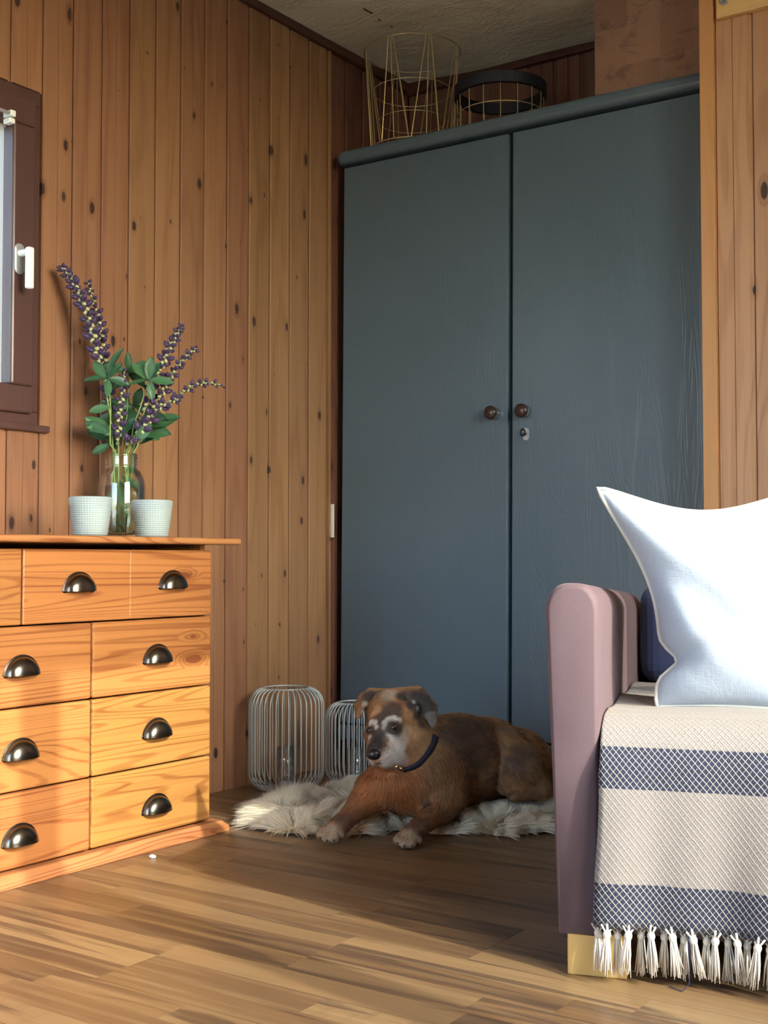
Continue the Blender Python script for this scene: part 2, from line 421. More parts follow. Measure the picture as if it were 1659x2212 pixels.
MB().tube([(0.004, 0, 0.012), (0.040, 0, 0.012)], 0.008, 10).build('handle_neck', m_white, hb)
MB().box((0.030, -0.0085, -0.072), (0.046, 0.0085, 0.022)).build('handle_grip', m_white, hb, bevel=0.005, seg=3)

rodz = onx(28, 245, XL + 0.035)
rod = thing('curtain_rod', 'thin pale curtain rod clipped to the dark casement', 'curtain rod', (XL + 0.03, 1.5, rodz[2]))
MB().tube([(0, WY0 + 0.06 - 1.5, 0.012), (0, rodz[1] - 1.5, 0.0)], 0.0042, 8).build('rod', m_dullmetal, rod)
MB().box((-0.022, rodz[1] - 1.5 - 0.006, -0.006), (0.006, rodz[1] - 1.5 + 0.008, 0.008)).build('clip', m_white, rod, bevel=0.002)
MB().box((-0.022, rodz[1] - 1.5 - 0.006, -0.020), (0.002, rodz[1] - 1.5 + 0.010, -0.008)).build('clip', m_white, rod, bevel=0.003)
MB().box((-0.022, WY0 + 0.06 - 1.5 - 0.006, 0.004), (0.006, WY0 + 0.06 - 1.5 + 0.008, 0.02)).build('clip', m_white, rod, bevel=0.002)
def sheer():
    T = NT('sheer_curtain'); u = T.n('BsdfDiffuse', {0: (0.78, 0.70, 0.58, 1)}); t = T.n('BsdfTranslucent', {0: (0.85, 0.76, 0.62, 1)})
    mx = T.n('MixShader', {0: 0.6, 1: u.outputs[0], 2: t.outputs[0]}); tr = T.n('BsdfTransparent', {0: (1, 1, 1, 1)})
    m2 = T.n('MixShader', {0: 0.5, 1: mx.outputs[0], 2: tr.outputs[0]}); T.t.links.new(m2.outputs[0], T.out.inputs[0]); return T.m
cz1, cz0, cy0, cy1 = WZ1 - 0.096, WZ0 + 0.094, WY0 + 0.0895, WY1 - 0.0875
cur = MB().grid(lambda i, j: (XL - 0.024 + 0.006 * math.sin(i * 0.9), cy0 + (cy1 - cy0) * i / 60, cz0 + (cz1 - cz0) * j / 6), 61, 7)
cur.tube([(XL - 0.024, cy0, cz1), (XL - 0.024, cy1, cz1)], 0.004, 6)
tag(cur.build('sheer_curtain', sheer(), smooth=True), 'pale beige sheer curtain hanging over the window pane', 'curtain')

# back wall above the wardrobe ---------------------------------------------
wall_back = struct(MB().box((-2.40, YB + 0.014, 0), (XW + 0.1, YB + 0.12, CEIL + 0.02)).build('wall_back', m_wall_dark), 'dark back wall clad in red-brown planks behind the wardrobe', 'wall')
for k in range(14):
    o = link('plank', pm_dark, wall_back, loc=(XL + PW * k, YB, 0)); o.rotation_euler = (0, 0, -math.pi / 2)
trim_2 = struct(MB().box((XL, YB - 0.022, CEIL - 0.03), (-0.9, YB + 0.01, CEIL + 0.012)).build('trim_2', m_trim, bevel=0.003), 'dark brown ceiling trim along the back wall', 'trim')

# panelled wall on the right -------------------------------------------------
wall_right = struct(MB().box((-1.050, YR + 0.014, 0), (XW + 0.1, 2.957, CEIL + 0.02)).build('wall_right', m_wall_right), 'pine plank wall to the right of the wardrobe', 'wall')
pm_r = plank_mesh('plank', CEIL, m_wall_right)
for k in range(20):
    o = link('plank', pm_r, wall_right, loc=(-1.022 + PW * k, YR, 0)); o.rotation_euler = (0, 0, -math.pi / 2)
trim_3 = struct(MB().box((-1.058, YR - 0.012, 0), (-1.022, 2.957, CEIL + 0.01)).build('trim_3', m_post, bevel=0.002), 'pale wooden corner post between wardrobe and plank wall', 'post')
hk = thing('hook_board', 'pale wooden coat hook board high on the right plank wall', 'hook board', (-1.0, YR, 1.93))
hk0 = ony(1547, 41, YR - 0.018)
MB().box((hk0[0] + 1.0, -0.020, hk0[2] - 1.93), (hk0[0] + 1.75, 0.001, hk0[2] - 1.93 + 0.11)).build('board', m_hookboard, hk, bevel=0.003)
for q in range(4):
    hx = hk0[0] + 1.0 + 0.022 + 0.2 * q; hzz = hk0[2] - 1.93 + 0.040
    h = MB().box((hx - 0.008, -0.024, hzz - 0.012), (hx + 0.008, -0.019, hzz + 0.05)).build('hook', m_dullmetal, hk, bevel=0.003)
    MB().tube([(hx, -0.022, hzz + 0.03), (hx, -0.045, hzz + 0.028), (hx, -0.056, hzz + 0.045)], 0.004, 8).build('prong', m_dullmetal, h, smooth=True)
    MB().tube([(hx, -0.022, hzz + 0.0), (hx - 0.003, -0.040, hzz - 0.012), (hx - 0.006, -0.046, hzz + 0.006)], 0.004, 8).build('prong', m_dullmetal, h, smooth=True)

# window wall on the right of the camera and wall behind ----------------------
def wall_open(x0, x1, y0, y1, holes):
    """wall in x-thickness with rectangular holes (ya,yb,za,zb), sorted by y"""
    b = MB(); yy = y0
    for (ya, yb, za, zb) in holes:
        b.box((x0, yy, 0), (x1, ya, CEIL + 0.02))
        if za > 0: b.box((x0, ya, 0), (x1, yb, za))
        b.box((x0, ya, zb), (x1, yb, CEIL + 0.02)); yy = yb
    b.box((x0, yy, 0), (x1, y1, CEIL + 0.02)); return b
SUNWIN = (0.35, 1.83, 0.68, 2.085)
m_plainwall = wood('plain_pine_wall', (0.44, 0.215, 0.088), (0.34, 0.145, 0.052), 2, tint=0.1)
wall_side = struct(wall_open(XW, XW + 0.10, YN - 0.1, YR + 0.1, [SUNWIN]).build('wall_side', m_plainwall), 'pine wall with the sunny window', 'wall')
for q, (a, b, c, d) in enumerate([SUNWIN]):
    wn_ = struct(thing('window_%d' % (q + 2), 'wide sunny window beside the sofa', 'window', (XW, a, c)))
    shift(frame(a, b, c, d, 0.03, XW + 0.02, XW + 0.07), (XW, a, c)).build('outer_frame', m_win, wn_)
    if q == 0: shift(MB().box((XW + 0.02, 1.115, c + 0.03), (XW + 0.07, 1.205, d - 0.03)), (XW, a, c)).build('mullion', m_win, wn_)
    shift(MB().box((XW + 0.045, a + 0.03, c + 0.03), (XW + 0.048, b - 0.03, d - 0.03)), (XW, a, c)).build('pane', m_pane, wn_)
wr = MB(); RX0, RX1, RZ1 = -2.15, -0.55, 2.06  # opening behind the camera, added and placed to let in sky fill
wr.box((-2.40, YN - 0.1, 0), (RX0, YN, CEIL + 0.02)).box((RX1, YN - 0.1, 0), (XW + 0.1, YN, CEIL + 0.02)).box((RX0, YN - 0.1, RZ1), (RX1, YN, CEIL + 0.02))
wall_rear = struct(wr.build('wall_rear', m_plainwall), 'pine wall behind with an unseen opening added for sky fill', 'wall')
ground = struct(MB().box((-40, -40, -0.35), (40, 40, -0.30)).build('ground', plain('pale_ground', (0.30, 0.28, 0.20), 0.9)), 'pale ground outside the house', 'ground')

# ================================================================== wardrobe
WO = (-1.62, 3.18, 0.0)
wd = thing('wardrobe', 'tall blue-grey painted two-door wardrobe in the corner', 'wardrobe', WO)
wd.rotation_euler = (0, math.radians(0.42), 0)
WF = 2.985
shift(MB().box((-2.222, WF + 0.033, 0.105), (-1.000, 3.375, 1.803)), WO).build('body', m_paint, wd, bevel=0.006)
def slab_round(x0, x1, y0, y1, z0, z1, r, nseg=6):
    pts = []
    for (cx, cy, a0) in ((x0 + r, y0 + r, math.pi), (x1 - r, y0 + r, 1.5 * math.pi)):
        pts += [(cx + r * math.cos(a0 + k * math.pi / 2 / nseg), cy + r * math.sin(a0 + k * math.pi / 2 / nseg)) for k in range(nseg + 1)]
    pts += [(x1, y1), (x0, y1)]; n = len(pts)
    return MB().add([(a, b, z0) for a, b in pts] + [(a, b, z1) for a, b in pts], [tuple(range(n))[::-1], tuple(range(n, 2 * n))] + [(i, (i + 1) % n, n + (i + 1) % n, n + i) for i in range(n)])
shift(slab_round(-2.236, -0.985, WF - 0.026, 3.38, 1.803, 1.842, 0.028), WO).build('cornice', m_paint, wd, bevel=0.014, seg=4)
ld = shift(MB().box((-2.219, WF, 0.128), (-1.654, WF + 0.034, 1.796)), WO).build('door', m_paint, wd, bevel=0.002, seg=2)
rd = shift(MB().box((-1.6395, WF, 0.128), (-1.006, WF + 0.034, 1.796)), WO).build('door', m_paint, wd, bevel=0.002, seg=2)
shift(MB().box((-1.6450, WF + 0.022, 0.13), (-1.6385, WF + 0.033, 1.794)), WO).build('door_strip', m_paint, rd, bevel=0.002)
shift(slab_round(-2.228, -0.993, WF - 0.014, 3.375, 0.075, 0.120, 0.02), WO).build('plinth', m_paint, wd, bevel=0.012, seg=3)
for fx in (-2.18, -1.06):
    for fy in (3.02, 3.32):
        shift(MB().lathe([(0.0, 0.0), (0.022, 0.0), (0.030, 0.08), (0.0, 0.08)], 12, (fx, fy, 0)), WO).build('foot', m_paint, wd)
def knob(x, z, door):
    prof_c = [(0.0, 0.0), (0.0165, 0.0), (0.0150, 0.004), (0.0145, 0.018), (0.017, 0.022)]
    prof_k = [(0.0165, 0.020), (0.0195, 0.024), (0.0190, 0.030), (0.0150, 0.034), (0.0, 0.0355)]
    rot = lambda mb: setattr(mb, 'v', [(a + x - WO[0], -c + WF - WO[1], b + z) for a, b, c in mb.v]) or mb
    k = rot(MB().lathe(prof_c, 20)).build('knob_collar', m_chrome, door, smooth=True)
    rot(MB().lathe(prof_k, 24)).build('knob', m_knob, door, smooth=True)
kp = [ony(1064, 894, WF), ony(1130, 889, WF)]
knob(kp[0][0], kp[0][2], ld); knob(kp[1][0], kp[1][2], rd)
ks = ony(1132, 938, WF)
ex, ez = ks[0] - WO[0], ks[2]
pl_ = [(0.009 * math.cos(a), 0.008 * (1 if math.sin(a) > 0 else -1) + 0.009 * math.sin(a)) for a in np.linspace(0, 2 * math.pi, 21)[:-1]]; n = len(pl_)
MB().add([(ex + a, WF - WO[1], ez + b) for a, b in pl_] + [(ex + a, WF - WO[1] - 0.003, ez + b) for a, b in pl_], [tuple(range(n, 2 * n))] + [(i, n + i, n + (i + 1) % n, (i + 1) % n) for i in range(n)]).build('escutcheon', m_dullmetal, rd)
key = MB().tube([(ex, WF - WO[1], ez), (ex, WF - WO[1] - 0.014, ez)], 0.003, 8).build('key', m_blackiron, rd)
MB().tube([(ex - 0.0 + 0.0065 * math.cos(a) * 0.4, WF - WO[1] - 0.020 + 0.008 * math.cos(a), ez + 0.003 + 0.009 * math.sin(a)) for a in np.linspace(0, 2 * math.pi, 15)[:-1]], 0.0025, 6, closed=True).build('key_bow', m_blackiron, key, smooth=True)
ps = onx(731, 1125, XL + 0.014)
tag(MB().box((XL - 0.0015, 2.972, ps[2] - 0.05), (XL + 0.010, 2.976, ps[2] + 0.05)).build('white_sliver', plain('white_sliver', (0.75, 0.72, 0.66), 0.7)), 'narrow white card tucked beside the wardrobe edge', 'sliver')  # narrow pale upright box where wall and wardrobe meet

# ------------------------------------------------ lampshade frames on the wardrobe
WT = 1.842 + 0.0045
def ring_pts(r, z, n=48, c=(0, 0)): return [(c[0] + r * math.cos(2 * math.pi * k / n), c[1] + r * math.sin(2 * math.pi * k / n), z) for k in range(n)]
tp = ony(888, 112, 3.085)
tl = thing('wire_lampshade', 'tall bare gold wire lampshade frame with crisscross wires', 'lampshade', (tp[0] + 0.004, 3.085, WT))
rt_, rb_, hh = 0.146, 0.124, tp[2] - WT - 0.006
for r, z in ((rt_, hh), (rb_, 0.002), (0.118, hh * 0.60)):
    MB().tube(ring_pts(r, z), 0.0019, 6, closed=True).build('ring', m_gold, tl, smooth=True)
MB().tube(ring_pts(0.10, hh * 0.30), 0.0013, 6, closed=True).build('ring', m_gold, tl, smooth=True)
NWIRE = 24
for k in range(NWIRE):
    grp = k // 3; a0 = 2 * math.pi * (grp * 3 + 0.5) / NWIRE
    at = a0 + 0.1 * ((k % 3) - 1) * 0.5; ab = a0 + ((k % 3) - 1) * 0.36
    MB().tube([(rt_ * math.cos(at), rt_ * math.sin(at), hh), (rb_ * math.cos(ab), rb_ * math.sin(ab), 0.002)], 0.0015, 5).build('wire', m_gold, tl)
sp = ony(1081, 202, 3.14)
sl = thing('drum_lampshade', 'low gold wire drum lampshade frame with a black band', 'lampshade', (sp[0], 3.14, WT))
hs = sp[2] - WT; rs_ = 0.126
MB().lathe([(rs_ - 0.004, hs - 0.015), (rs_ + 0.009, hs - 0.015), (rs_ + 0.009, hs + 0.017), (rs_ - 0.004, hs + 0.017)], 56, closed=True).build('band', m_blackband, sl, smooth=False)
for z in (0.002, hs * 0.5, hs - 0.005):
    MB().tube(ring_pts(rs_, z, 56), 0.0018, 6, closed=True).build('ring', m_gold, sl, smooth=True)
for k in range(16):
    a = 2 * math.pi * (k + 0.3) / 16
    MB().tube([(rs_ * math.cos(a), rs_ * math.sin(a), 0.0), (rs_ * math.cos(a), rs_ * math.sin(a), hs)], 0.0015, 5).build('wire', m_gold, sl)

# ------------------------------------------------ hide-covered box on the wardrobe
def hide():
    T = NT('patchwork_hide'); p = T.objc()
    sx = T.n('SeparateXYZ', {0: p})
    gx = T.math('FLOOR', T.math('MULTIPLY', T.math('ADD', sx.outputs[0], 0.013), 11.0)); gz = T.math('FLOOR', T.math('MULTIPLY', T.math('ADD', sx.outputs[2], 0.03), 9.5))
    wnz = T.n('TexWhiteNoise', {0: T.n('CombineXYZ', {0: gx, 1: gz, 2: 0.0}).outputs[0]}).outputs[0]
    n1 = T.noise(T.mapping(p, (14, 14, 20)), 1.0, 4.0, 0.6, 0.8); n2 = T.noise(T.mapping(p, (160, 160, 260)), 1.0, 2.0)
    c = T.mix(wnz, (0.20, 0.105, 0.066), (0.30, 0.17, 0.105))
    c = T.mix(T.math('MULTIPLY', T.step(n1, 0.5, 0.72), 0.65), c, (0.085, 0.04, 0.035))
    c = T.mix(T.math('MULTIPLY', T.step(n2, 0.5, 0.8), 0.35), c, (0.42, 0.25, 0.14))
    return T.done(c, 0.75, T.bump(T.math('ADD', n2, n1), 0.4, 0.004), Sheen_Weight=0.3)
bp = ony(1283, 200, 3.005); bx = (bp[0] + 0.20, 3.15, 1.8425)
hb_ = thing('hide_box', 'storage box covered in patchwork brown cowhide on the wardrobe', 'box', bx)
bw, bd_, bh = 0.20, 0.145, 0.315
MB().box((-bw, -bd_, 0), (bw, bd_, bh)).build('box', hide(), hb_, bevel=0.008, seg=3)
st = MB(); Rr = random.Random(3)
m_stitch = plain('pale_stitch', (0.34, 0.24, 0.17), 0.8)
for k in range(15):
    z = 0.10 + 0.013 * k
    cx = -bw + 0.155
    st.tube([(cx - 0.006 - Rr.random() * 0.005, -bd_ - 0.0008, z), (cx + 0.006 + Rr.random() * 0.005, -bd_ - 0.0008, z + Rr.uniform(-0.003, 0.003))], 0.0008, 4)
for k in range(14):
    xx = -bw + 0.07 + 0.012 * k
    st.tube([(xx, -bd_ - 0.0008, 0.165 - Rr.random() * 0.006 + 0.0015 * k), (xx + 0.002, -bd_ - 0.0008, 0.178 + 0.0015 * k)], 0.0008, 4)
s_ = st.build('stitching', m_stitch, hb_); s_['kind'] = 'stuff'
rp = ony(1384, -8, 3.005)
MB().tube([(rp[0] - bx[0] + 0.024 * math.cos(a), -bd_ - 0.002, rp[2] - bx[2] + 0.024 * math.sin(a)) for a in np.linspace(0, 2 * math.pi, 25)[:-1]], 0.003, 6, closed=True).build('ring_handle', plain('tan_ring', (0.30, 0.19, 0.12), 0.6), hb_, smooth=True)

# ================================================================== chest of drawers
CO = (-2.08, 1.57, 0.0)
CF = -1.93
chest = thing('chest_of_drawers', 'orange pine chest of drawers with dark metal cup pulls', 'chest of drawers', CO)
CY0, CY1 = 1.035, 2.106
def carcass(x0, x1, y0, y1, z0, z1, t):
    """box open to the front (x1 side)"""
    o = [(x0, y0, z0), (x1, y0, z0), (x1, y1, z0), (x0, y1, z0), (x0, y0, z1), (x1, y0, z1), (x1, y1, z1), (x0, y1, z1)]
    a = [(x0 + t, y0 + t, z0 + t), (x1, y0 + t, z0 + t), (x1, y1 - t, z0 + t), (x0 + t, y1 - t, z0 + t), (x0 + t, y0 + t, z1 - 0.002), (x1, y0 + t, z1 - 0.002), (x1, y1 - t, z1 - 0.002), (x0 + t, y1 - t, z1 - 0.002)]
    out = [(3, 2, 1, 0), (4, 5, 6, 7), (0, 1, 5, 4), (2, 3, 7, 6), (3, 0, 4, 7)]
    return MB().add(o + a, out + [tuple(k + 8 for k in f[::-1]) for f in out] + [(1, 2, 10, 9), (2, 6, 14, 10), (6, 5, 13, 14), (5, 1, 9, 13)])
shift(carcass(XL + 0.004, CF - 0.017, CY0 + 0.006, CY1 - 0.006, 0.026, 0.6515, 0.016), CO).build('body', m_chest, chest)
shift(MB().box((XL + 0.002, CY0 - 0.052, 0.651), (CF + 0.045, CY1 + 0.052, 0.6655)), CO).build('top_board', m_chest_top, chest, bevel=0.006, seg=3)
# plinth with a bevelled front edge
def plinth(z0, z1, f):
    y0, y1, x0 = CY0 - 0.035, CY1 + 0.035, XL + 0.002
    return MB().add([(x0, y0, 0), (f, y0, 0), (f, y1, 0), (x0, y1, 0), (x0, y0, 0.013), (f, y0, 0.013), (f, y1, 0.013), (x0, y1, 0.013),
                     (x0, y0, 0.025), (f - 0.014, y0 + 0.012, 0.025), (f - 0.014, y1 - 0.012, 0.025), (x0, y1, 0.025)],
                    [(3, 2, 1, 0), (0, 1, 5, 4), (1, 2, 6, 5), (2, 3, 7, 6), (4, 5, 9, 8), (5, 6, 10, 9), (6, 7, 11, 10), (8, 9, 10, 11), (3, 0, 4, 7), (7, 4, 8, 11)])
shift(plinth(0, 0, CF + 0.026), CO).build('plinth', m_chest_top, chest, bevel=0.002)
def cup_pull():
    b = MB(); W_, Hh, Dp = 0.040, 0.036, 0.025
    nu, nv = 18, 8
    for lay, (sc) in enumerate((1.0, 0.92)):
        vs = []
        for i in range(nu + 1):
            a = math.pi * i / nu
            for j in range(nv + 1):
                t = j / nv * math.pi / 2
                k = math.cos(t) ** 0.85
                vs.append((Dp * sc * math.sin(t) ** 0.9, -W_ * sc * math.cos(a) * (0.12 + 0.88 * k) if j < nv else -W_ * sc * math.cos(a) * 0.12, Hh * sc * math.sin(a) * k - 0.012))
        fs = [(i*(nv+1)+j, i*(nv+1)+j+1, (i+1)*(nv+1)+j+1, (i+1)*(nv+1)+j) for i in range(nu) for j in range(nv)]
        b.add(vs, fs if lay == 0 else [f[::-1] for f in fs])
    # flange around the back
    vs = []
    for i in range(nu + 1):
        a = math.pi * i / nu
        for k in (0.92, 1.09):
            vs += [(0.0035 if k < 1 else 0.0015, -W_ * k * math.cos(a), Hh * k * math.sin(a) - 0.012)]
    b.add(vs, [(2*i, 2*i+1, 2*i+3, 2*i+2) for i in range(nu)])
    return b.mesh('cup_pull', m_pull, smooth=True)
pull_me = cup_pull()
tab_me = MB().ellipsoid((0, 0, 0), (0.0028, 0.0085, 0.007), 12, 6).mesh('screw_tab', m_pull, smooth=True)
def drawer(y0, y1, z0, z1, pulls, groove=None):
    g = 0.0016
    if groove is None:
        d = shift(MB().box((CF - 0.018, y0 + g, z0 + g), (CF, y1 - g, z1 - g)), CO).build('drawer', m_chest, chest, bevel=0.005, seg=3)
    else:
        q = MB()
        ys = [y0 + g, groove - 0.003, groove, groove + 0.003, y1 - g]; xs = [CF, CF, CF - 0.0025, CF, CF]
        vs = []
        for z in (z0 + g, z1 - g):
            vs += [(x, yy, z) for x, yy in zip(xs, ys)] + [(CF - 0.018, ys[-1], z), (CF - 0.018, ys[0], z)]
        n = 7
        q.add(vs, [(i, (i + 1) % n, n + (i + 1) % n, n + i) for i in range(n)] + [tuple(range(n))[::-1], tuple(range(n, 2 * n))])
        d = shift(q, CO).build('drawer', m_chest, chest, bevel=0.004, seg=2)
    for (py, pz) in pulls:
        p = link('cup_pull', pull_me, d, loc=(CF - CO[0] - 0.0005, py - CO[1], pz))
        for sg in (-1, 1): link('screw_tab', tab_me, p, loc=(0.0, sg * 0.0365, -0.009))
MID = (CY0 + CY1) / 2; ZR = [0.028, 0.174, 0.333, 0.490, 0.640]
drawer(MID, CY1, ZR[3], ZR[4], [(1.712, 0.566), (1.979, 0.567)], 1.852)
drawer(CY0, MID, ZR[3], ZR[4], [(1.170, 0.566), (1.437, 0.566)], 1.30)
CW = (CY1 - CY0) / 3
for r in range(3):
    for c in range(3):
        y0 = CY0 + CW * c; zc = [0.087, 0.249, 0.408][r]
        drawer(y0, y0 + CW, ZR[r], ZR[r + 1], [(y0 + CW / 2 + (0.006 if c == 2 else 0.0), zc)])
cp = fl(313, 1850)
tag(MB().ellipsoid((0, 0, 0.003), (0.009, 0.006, 0.004), 10, 6).build('paper_scrap', plain('white_scrap', (0.8, 0.78, 0.72), 0.8), smooth=True, loc=(cp[0] + 0.022, cp[1], 0.0)), 'tiny white scrap on the floor at the chest plinth', 'scrap')
# ================================================================== sofa
TH = YAW - math.radians(17.0)
SO = np.array([-0.837, 1.695, 0.0])
SD = np.array([-math.sin(TH), math.cos(TH), 0]); SWv = np.array([math.cos(TH), math.sin(TH), 0])
def s2w(x, y, z): return SO + SWv * x + SD * y + np.array([0, 0, z])
def velvet():
    T = NT('mauve_velvet'); p = T.objc()
    n1 = T.noise(T.mapping(p, (9, 9, 7)), 1.0, 3.0, 0.55, 0.6); n2 = T.noise(T.mapping(p, (260, 260, 700)), 1.0, 2.0)
    c = T.mix(n1, (0.080, 0.050, 0.060), (0.122, 0.080, 0.092))
    c = T.mix(T.math('MULTIPLY', T.step(n2, 0.55, 0.8), 0.25), c, (0.21, 0.165, 0.18))
    return T.done(c, 0.72, T.bump(n2, 0.15, 0.002), Sheen_Weight=0.22, Sheen_Roughness=0.4, Sheen_Tint=(0.9, 0.78, 0.80, 1))
m_velvet = velvet()
m_navy = plain('navy_velvet', (0.012, 0.022, 0.075), 0.75, Sheen_Weight=0.2)
m_goldleg = plain('brushed_gold_leg', (0.62, 0.43, 0.16), 0.4, Metallic=0.55)
sofa = thing('sofa', 'mauve velvet sofa with slim rounded arm and gold legs', 'sofa', tuple(SO), TH)
def prism_arm(xl0, xl1, xr0, xr1, y0, y1, z0, z1):
    return MB().add([(xl0, y0, z0), (xr0, y0, z0), (xr0, y1, z0), (xl0, y1, z0), (xl1, y0, z1), (xr1, y0, z1), (xr1, y1, z1), (xl1, y1, z1)],
                    [(3, 2, 1, 0), (4, 5, 6, 7), (0, 1, 5, 4), (1, 2, 6, 5), (2, 3, 7, 6), (3, 0, 4, 7)])
def rounded_arm(xl, xr, y0, y1, z0, z1, rx, ry, lean):
    """upholstered arm: outline in x-z with a domed top, lofted along y with rolled front and back edges"""
    prof = []
    nseg = 8
    prof.append((xl + lean, z0)); 
    for k in range(1, 8): prof.append((xl + lean * (1 - k / 8), z0 + (z1 - rx * 1.25 - z0) * k / 8))
    for k in range(nseg + 1):
        a = math.pi - k * math.pi / 2 / nseg; prof.append((xl + rx + rx * math.cos(a), z1 - rx * 1.25 + rx * 1.25 * math.sin(a)))
    for k in range(nseg + 1):
        a = math.pi / 2 - k * math.pi / 2 / nseg; prof.append((xr - rx + rx * math.cos(a), z1 - rx * 1.25 + rx * 1.25 * math.sin(a)))
    for k in range(7, -1, -1): prof.append((xr, z0 + (z1 - rx * 1.25 - z0) * k / 8))
    n = len(prof); cxm = (xl + xr) / 2
    stations = []
    for k in range(6):
        a = k / 5 * math.pi / 2; stations.append((y0 + ry * (1 - math.sin(a)), ry * (1 - math.cos(a)) * 0.5))
    stations = stations[::-1]
    st2 = [(y0 + ry * (1 - math.cos(k / 5 * math.pi / 2)), 0.55 * ry * (1 - math.sin(k / 5 * math.pi / 2))) for k in range(6)]
    st2 += [(y1 - ry * 2 * (1 - math.sin(k / 5 * math.pi / 2)) if False else y1 - ry * (1 - math.sin(k / 5 * math.pi / 2)) * 1.0, 0.9 * ry * (1 - math.cos(k / 5 * math.pi / 2))) for k in range(6)]
    vs = []
    for (yy, ins) in st2:
        for (x, z) in prof:
            sx = max(0.0, 1 - ins / ((xr - xl) / 2)); xx = cxm + (x - cxm) * sx
            zz = z if z < z1 - 0.1 else z - ins * (z - (z1 - 0.1)) / 0.1
            vs.append((xx, yy, zz - 0.034 * (yy - y0) / (y1 - y0) * (z - z0) / (z1 - z0)))
    m = len(st2)
    fs = [(i * n + k, i * n + k + 1, (i + 1) * n + k + 1, (i + 1) * n + k) for i in range(m - 1) for k in range(n - 1)]
    fs += [tuple(range(n))[::-1], tuple((m - 1) * n + k for k in range(n))] + [(i * n + n - 1, i * n, (i + 1) * n, (i + 1) * n + n - 1) for i in range(m - 1)]
    return MB().add(vs, fs)
AXL, AXR, AZ = -0.032, 0.050, 0.583
arm = rounded_arm(AXL, AXR, 0.0, 0.72, 0.060, AZ, 0.033, 0.016, 0.018).build('arm', m_velvet, sofa, smooth=True)
seam = MB().tube([(AXR - 0.0045, 0.0035, 0.07), (AXR - 0.0045, 0.0035, AZ - 0.06), (AXR - 0.010, 0.006, AZ - 0.030)], 0.0011, 5).build('seam', plain('seam_thread', (0.10, 0.055, 0.065), 0.8), arm)
rounded_arm(1.305, 1.390, 0.0, 0.72, 0.060, AZ, 0.033, 0.016, 0.0).build('arm', m_velvet, sofa, smooth=True)
MB().box((AXR - 0.004, 0.012, 0.062), (1.31, 0.68, 0.255)).build('seat_base', m_velvet, sofa, bevel=0.010, seg=3)
MB().box((AXR + 0.002, -0.003, 0.250), (1.303, 0.66, 0.379)).build('seat_cushion', m_velvet, sofa, bevel=0.06, seg=6)
MB().box((AXL + 0.02, 0.665, 0.062), (1.38, 0.75, 0.520)).build('backrest', m_velvet, sofa, bevel=0.025, seg=4)
for (lx, ly) in ((0.0, 0.0), (1.27, 0.0), (0.0, 0.65), (1.27, 0.65)):
    MB().box((lx, ly, 0.0), (lx + 0.088, ly + 0.05, 0.064)).build('leg', m_goldleg, sofa, bevel=0.002)
nc = s2w(0.305, 0.585, 0.377)
ncu = MB().box((-0.25, -0.03, 0.0), (0.25, 0.075, 0.195)).build('navy_cushion', m_navy, bevel=0.04, seg=5)
ncu.location = nc; ncu.rotation_euler = (0, 0, TH); tag(ncu, 'dark navy cushion behind the pale blue pillow', 'cushion')

# ------------------------------------------------------------------ throw
def throw_mat():
    T = NT('woven_throw'); uv = T.n('UVMap').outputs[0]; s = T.n('SeparateXYZ', {0: uv})
    u, v = s.outputs[0], s.outputs[1]
    wob = T.noise(T.mapping(uv, (30, 30, 1)), 1.0, 2.0)
    p = T.math('ADD', T.math('DIVIDE', u, 0.0094), T.math('MULTIPLY', wob, 0.35)); q = T.math('DIVIDE', v, 0.0112)
    a = T.math('ABSOLUTE', T.math('SUBTRACT', T.math('FRACT', T.math('ADD', p, q)), 0.5))
    b = T.math('ABSOLUTE', T.math('SUBTRACT', T.math('FRACT', T.math('SUBTRACT', p, q)), 0.5))
    la = T.math('SUBTRACT', 1.0, T.step(a, 0.03, 0.14)); lb = T.math('SUBTRACT', 1.0, T.step(b, 0.02, 0.11))
    def band(lo, hi): return T.math('MULTIPLY', T.math('GREATER_THAN', v, lo), T.math('LESS_THAN', v, hi))
    nav = T.math('MAXIMUM', band(0.0, 0.064), T.math('MAXIMUM', band(0.200, 0.260), band(0.62, 0.70)))
    lat = T.math('MAXIMUM', la, T.math('MULTIPLY', lb, T.math('ADD', 0.30, T.math('MULTIPLY', nav, 0.40))))
    cell = T.math('ADD', T.math('POWER', T.math('SUBTRACT', 0.5, a), 2.0), T.math('POWER', T.math('SUBTRACT', 0.5, b), 2.0))
    dot = T.math('SUBTRACT', 1.0, T.step(cell, 0.004, 0.012))
    weave = T.noise(T.mapping(uv, (500, 500, 1)), 1.0, 2.0)
    beige = T.mix(weave, (0.185, 0.165, 0.150), (0.30, 0.272, 0.250))
    beige = T.mix(T.math('MULTIPLY', dot, 0.5), beige, (0.48, 0.44, 0.39))
    navy = T.mix(weave, (0.008, 0.012, 0.034), (0.022, 0.030, 0.065))
    navy = T.mix(T.math('MULTIPLY', dot, 0.25), navy, (0.12, 0.14, 0.21))
    c = T.mix(nav, beige, navy)
    c = T.mix(T.math('MULTIPLY', lat, 0.85), c, (0.60, 0.575, 0.53))
    h = T.math('ADD', lat, T.math('MULTIPLY', T.math('ADD', dot, weave), 0.3))
    return T.done(c, 0.9, T.bump(h, 0.8, 0.004), Sheen_Weight=0.1)
m_throw = throw_mat()
m_cream = plain('cream_cotton', (0.70, 0.66, 0.58), 0.9)
